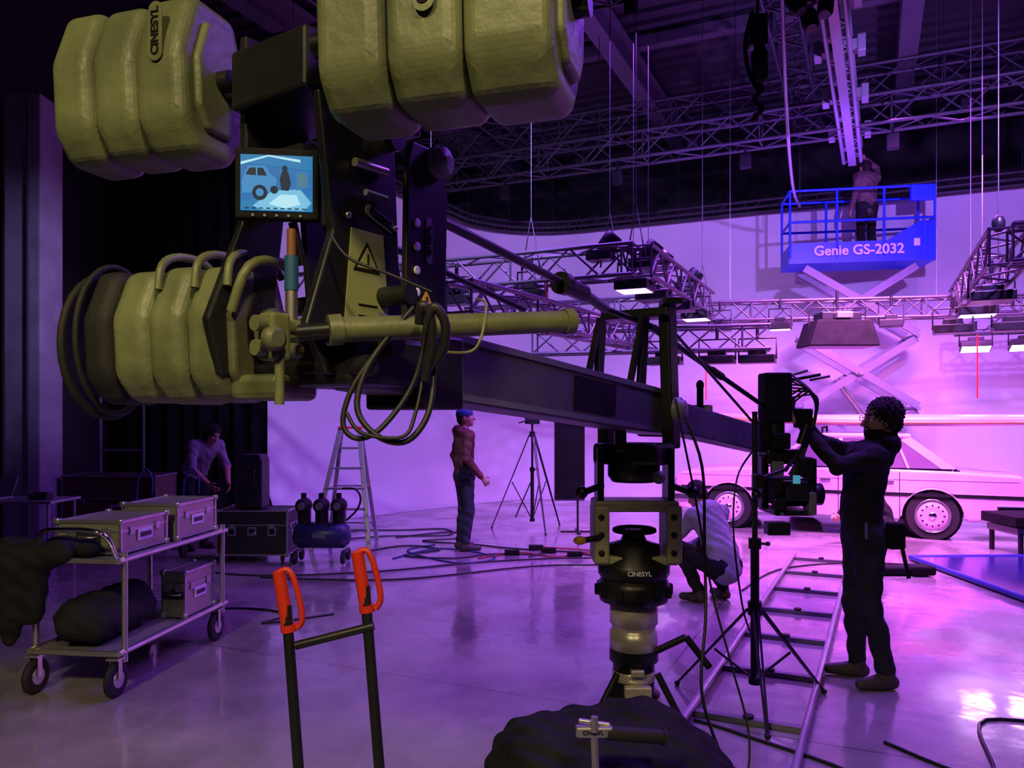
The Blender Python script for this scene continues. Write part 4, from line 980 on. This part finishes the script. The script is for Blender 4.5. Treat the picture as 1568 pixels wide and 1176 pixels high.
rg=B('lighting_truss_rig')
zc=3.2
Ac=V((1.22,7.7,zc));Bc2=V((2.6,10.7,zc)); Aw=Ac-E1*4.2; Bw=Bc2-E1*3.6
truss(rg,Ac,Bc2,.30,trussm); truss(rg,Ac,Aw,.30,trussm); truss(rg,V((2.35,11.6,3.2)),V((7.6,10.3,3.15)),.26,trussm)
truss(rg,V((-.45,6.6,2.68)),V((1.75,10.3,2.68)),.26,trussm); truss(rg,V((.3,10.2,2.62)),V((3.1,9.4,2.62)),.28,trussm); truss(rg,Bc2,Bw,.28,trussm)
for q in(Ac,Bc2,V((1.0,8.0,zc)),V((.2,8.15,zc)),V((-.9,8.7,zc))):
    rg.tube([q+E1*.1,q+Z*.55,q-E1*.1],.01,trussd,5); rg.cyl(q+Z*.5,V((q.x,q.y,8.6)),.005,trussm,n=6)
for k,q in enumerate(((1.25,8.0,3.0),(1.55,8.55,2.98),(2.0,9.4,2.98),(2.4,10.2,2.98))): lamp(rg,q,.34,.34,EA,k in(0,3))
for q in((.2,8.15,2.93),(-.6,8.5,2.93)): lamp(rg,q,.3,.2,EA,False)
for q in((1.9,9.75,2.36),(2.5,9.55,2.36),(2.95,9.42,2.36)): lamp(rg,q,.42,.25,EA,False)
for x in(3.0,3.8,5.2): lamp(rg,(x,11.45-(x-2.4)*.25,2.95),.3,.2,EA,x==3.8)
for q in((1.35,8.1,3.25),(1.6,8.8,3.3),(.9,7.95,3.3),(2.2,9.9,3.3)):
    q=V(q); rg.box(q,(.26,.2,.1),black,EA,.01); rg.lathe([(.05,0),(.09,.04),(.10,.2),(.08,.24)],q+Z*.02,V((.4,-.2,.5)),black,14)
rg.done()
rg=B('lighting_truss_rig')
Dc=V((4.45,7.0,3.2));Ec=V((6.05,10.5,3.2))
truss(rg,Dc,Ec,.32,trussm); truss(rg,Dc,Dc+E1*3.5,.32,trussm); truss(rg,V((6.9,12.2,3.1)),V((9.4,11.1,3.1)),.3,trussm)
for q in(Dc+E2*.7,Dc+E2*1.9,Dc+E2*3.0): rg.cyl(q,V((q.x,q.y,8.6)),.006,trussm,n=6); rg.sph(q+Z*.35,(.06,.06,.09),black)
for q in((7.1,12.0,2.75),(7.7,11.75,2.75),(8.3,11.5,2.75)): lamp(rg,q,.42,.30,ET,True,ledp)
for q in((5.2,9.25,2.7),(5.75,9.0,2.7)): lamp(rg,q,.4,.3,EA,False)
lamp(rg,Dc+E2*1.2-Z*.3,.4,.4,EA,False); lamp(rg,Dc+E2*2.4-Z*.3,.4,.4,EA,True)
rg.done()
b=B('hanging_softlight'); q=V((4.15,10.0,2.78))
b.prism([(-.44,-.22),(.44,-.22),(.34,.10),(-.34,.10)],q,(1,0,0),Z,.5,blackm,.01)
b.box(q+Z*-.225,(.84,.46,.006),mat('diffuser_dim',(.3,.25,.35),.6)); b.box(q+Z*.16,(.5,.3,.1),black,None,.01); b.tube([q+V((-.36,0,.0)),q+V((-.36,0,.28)),q+V((.36,0,.28)),q+V((.36,0,0))],.012,black,6)
b.cyl(q+Z*.25,q+Z*.5,.02,black); b.box(q+V((0,-.2,.16)),(.2,.1,.08),steel,None,.01)
b.done()
b=B('chain_hoist')
for x,y,z in((2.35,7.5,5.35),):
    b.box((x,y,z),(.16,.16,.3),black,None,.02); b.lathe([(.04,0),(.08,.05),(.08,.3),(.05,.35)],(x+.02,y,z-.5),Z,black,16)
    for k in range(12): b.sph((x+.04*math.sin(k),y,z-.5-.03*k),(.03,.03,.03),blackm,8)
    b.cyl((x,y,z),(x,y,8.6),.015,trussd)
    b.tube([(x-.05,y,z+.2),(x-.12,y,z-.1),(x-.08,y,z-.4),(x+.02,y,z-.6)],.02,black,6,sub=4)
b.done()
b=B('followspot_cluster')
for k,(x,y,z) in enumerate(((2.75,7.3,5.45),(2.55,7.2,5.55),(2.95,7.35,5.6),(2.75,7.15,5.75))):
    b.lathe([(.04,0),(.075,.05),(.075,.2),(.05,.25)],(x,y,z),V((.3*math.sin(k*2),-.4,-.8)),black,14)
b.cyl((2.75,7.25,5.5),(2.75,7.25,8.6),.02,trussd); b.box((2.75,7.25,5.75),(.4,.06,.05),black)
b.done()
b=B('hanging_steel_wires')
for x,y in((1.24,8.0),(1.4,8.05),(3.2,11.5),(6.5,12.0)): b.cyl((x,y,3.4),(x,y,8.6),.0035,steel,n=5)
b.done()
b=B('red_ratchet_strap')
for x,y,z0,z1 in((.36,8.0,2.5,3.1),(2.6,10.5,1.9,2.5),(5.85,9.85,1.9,2.7)): b.beam((x,y,z0),(x,y,z1),.02,.004,redm,V((0,1,0)))
b.done()
b=B('blue_reflector_frame'); 
pc=[V((4.63,9.1,0)),V((7.6,9.2,0)),V((7.2,5.6,0)),V((4.6,6.1,0))]
b.add([p+Z*.05 for p in pc]+[p+Z*.02 for p in pc],[(0,1,2,3),(7,6,5,4),(0,3,7,4),(1,0,4,5),(2,1,5,6),(3,2,6,7)],bluemat)
fb_=mat('frame_blue',(.02,.03,.25),.3)
for i in range(4): b.cyl(pc[i]+Z*.035,pc[(i+1)%4]+Z*.035,.03,fb_)
b.done()
b=B('low_platform'); b.box((6.5,9.6,.42),(1.1,.7,.12),blackm,None,.01); b.box((6.5,9.6,.30),(1.0,.6,.08),grayp)
for x in(6.05,6.95):
    for y in(9.32,9.88): b.cyl((x,y,0),(x,y,.28),.03,black)
b.done()
b=B('sandbag'); b.box((4.0,8.3,.05),(.5,.2,.09),blackm,None,.03,3); b.box((4.3,8.25,.06),(.25,.2,.1),blackm,None,.03,3); b.done()
b=B('equipment_clamp'); b.box((4.05,3.55,.45),(.12,.2,.25),blackm,None,.02); b.cyl((4.1,3.6,0),(4.1,3.6,.4),.02,black); b.box((4.1,3.6,.015),(.3,.3,.03),black); b.done()

# ================================================================== LIGHTS
def area(name,loc,tgt,sx,sy,col,en,spread=180):
    l=bpy.data.lights.new(name,'AREA');l.shape='RECTANGLE';l.size=sx;l.size_y=sy;l.color=col;l.energy=en;l.spread=math.radians(spread)
    o=bpy.data.objects.new(name,l);bpy.context.collection.objects.link(o);o.location=loc
    o.rotation_euler=(V(tgt)-V(loc)).to_track_quat('-Z','Y').to_euler();return o
def spot(name,loc,tgt,col,en,ang,r=.15,blend=.6):
    l=bpy.data.lights.new(name,'SPOT');l.color=col;l.energy=en;l.spot_size=math.radians(ang);l.shadow_soft_size=r;l.spot_blend=blend
    o=bpy.data.objects.new(name,l);bpy.context.collection.objects.link(o);o.location=loc
    o.rotation_euler=(V(tgt)-V(loc)).to_track_quat('-Z','Y').to_euler();return o
purple=(.30,.07,1);violet=(.38,.17,1);pink=(1,.22,.88);magenta=(.56,.11,1)
area('set_key_overhead',(5.0,9.6,5.6),(5.0,10.4,0),3,2.4,magenta,560,130)
area('set_overhead_left',(1.2,8.8,5.6),(.8,9.6,0),3,2.4,purple,300,130)
area('car_softbox',(4.6,8.8,4.6),(4.8,11.3,.6),1.6,1.0,pink,280,100)
spot('floor_pool_car',(3.4,8.6,4.5),(3.6,9.8,0),pink,950,70,.2)
spot('floor_pool_right',(6.4,8.0,4.6),(6.2,9.6,0),pink,850,60,.2)
spot('floor_pool_mid',(1.6,8.4,4.0),(1.0,9.3,0),magenta,520,60,.15)
spot('wall_wash_right',(4.6,6.2,4.9),(5.5,14.5,3.2),violet,1750,95,.08)
spot('wall_wash_left',(-.6,6.5,5.0),(-.3,14,2.6),(.50,.34,1),1000,90,.08)
area('ceiling_spill',(4.5,11.5,5.2),(4.5,12.5,9),5,2,purple,130)
area('near_purple',(3.5,5.0,5.5),(2.5,4.5,0),2,2,purple,190,130)
for k,(lx,ly,lz,tx,ty,e,a) in enumerate(((2.2,13.2,6.2,.95,9.0,2600,8),(2.6,13.2,6.2,1.25,6.6,2400,4.5),(3.2,12.8,6.2,.54,4.9,2400,3.5),(6.8,11.6,6.2,3.3,5.86,2400,5),(6.4,11.8,6.2,2.86,4.53,3200,5.5),(5.0,12.4,6.2,3.4,7.6,1400,9))):
    spot('floor_glint_spot',(lx,ly,lz),(tx,ty,0),(.85,.50,1),e,a,.04,.8)  # added spots without fixtures, aimed to make the bright floor patches
spot('pillar_fill',(-1.5,7.5,4.6),(-6.1,10,3),(.5,.32,1),650,40,.3,1)  # added spot that brightens the pillar, no fixture there
spot('worklight_warm',(-2.6,-3.2,6.2),(-1.1,2.9,.6),(1,.80,.42),1050,48,.35,.8)
spot('warm_floor_fill',(1.0,-2.2,5.2),(-1.5,3.3,0),(1,.76,.42),700,38,.3,1)  # second warm spot, unseen, added to fill the near left floor
w=bpy.data.worlds.new('World');bpy.context.scene.world=w;w.use_nodes=True
w.node_tree.nodes['Background'].inputs[0].default_value=(.10,.07,.2,1);w.node_tree.nodes['Background'].inputs[1].default_value=.12
# ================================================================== CAMERA
cd=bpy.data.cameras.new('camera');cam=bpy.data.objects.new('camera',cd);bpy.context.collection.objects.link(cam)
cd.sensor_width=36;cd.lens=27.55;cd.shift_y=.0319;cam.location=(0,0,1.67);cam.rotation_euler=(math.radians(90),0,0)
cd.clip_end=100
bpy.context.scene.camera=cam
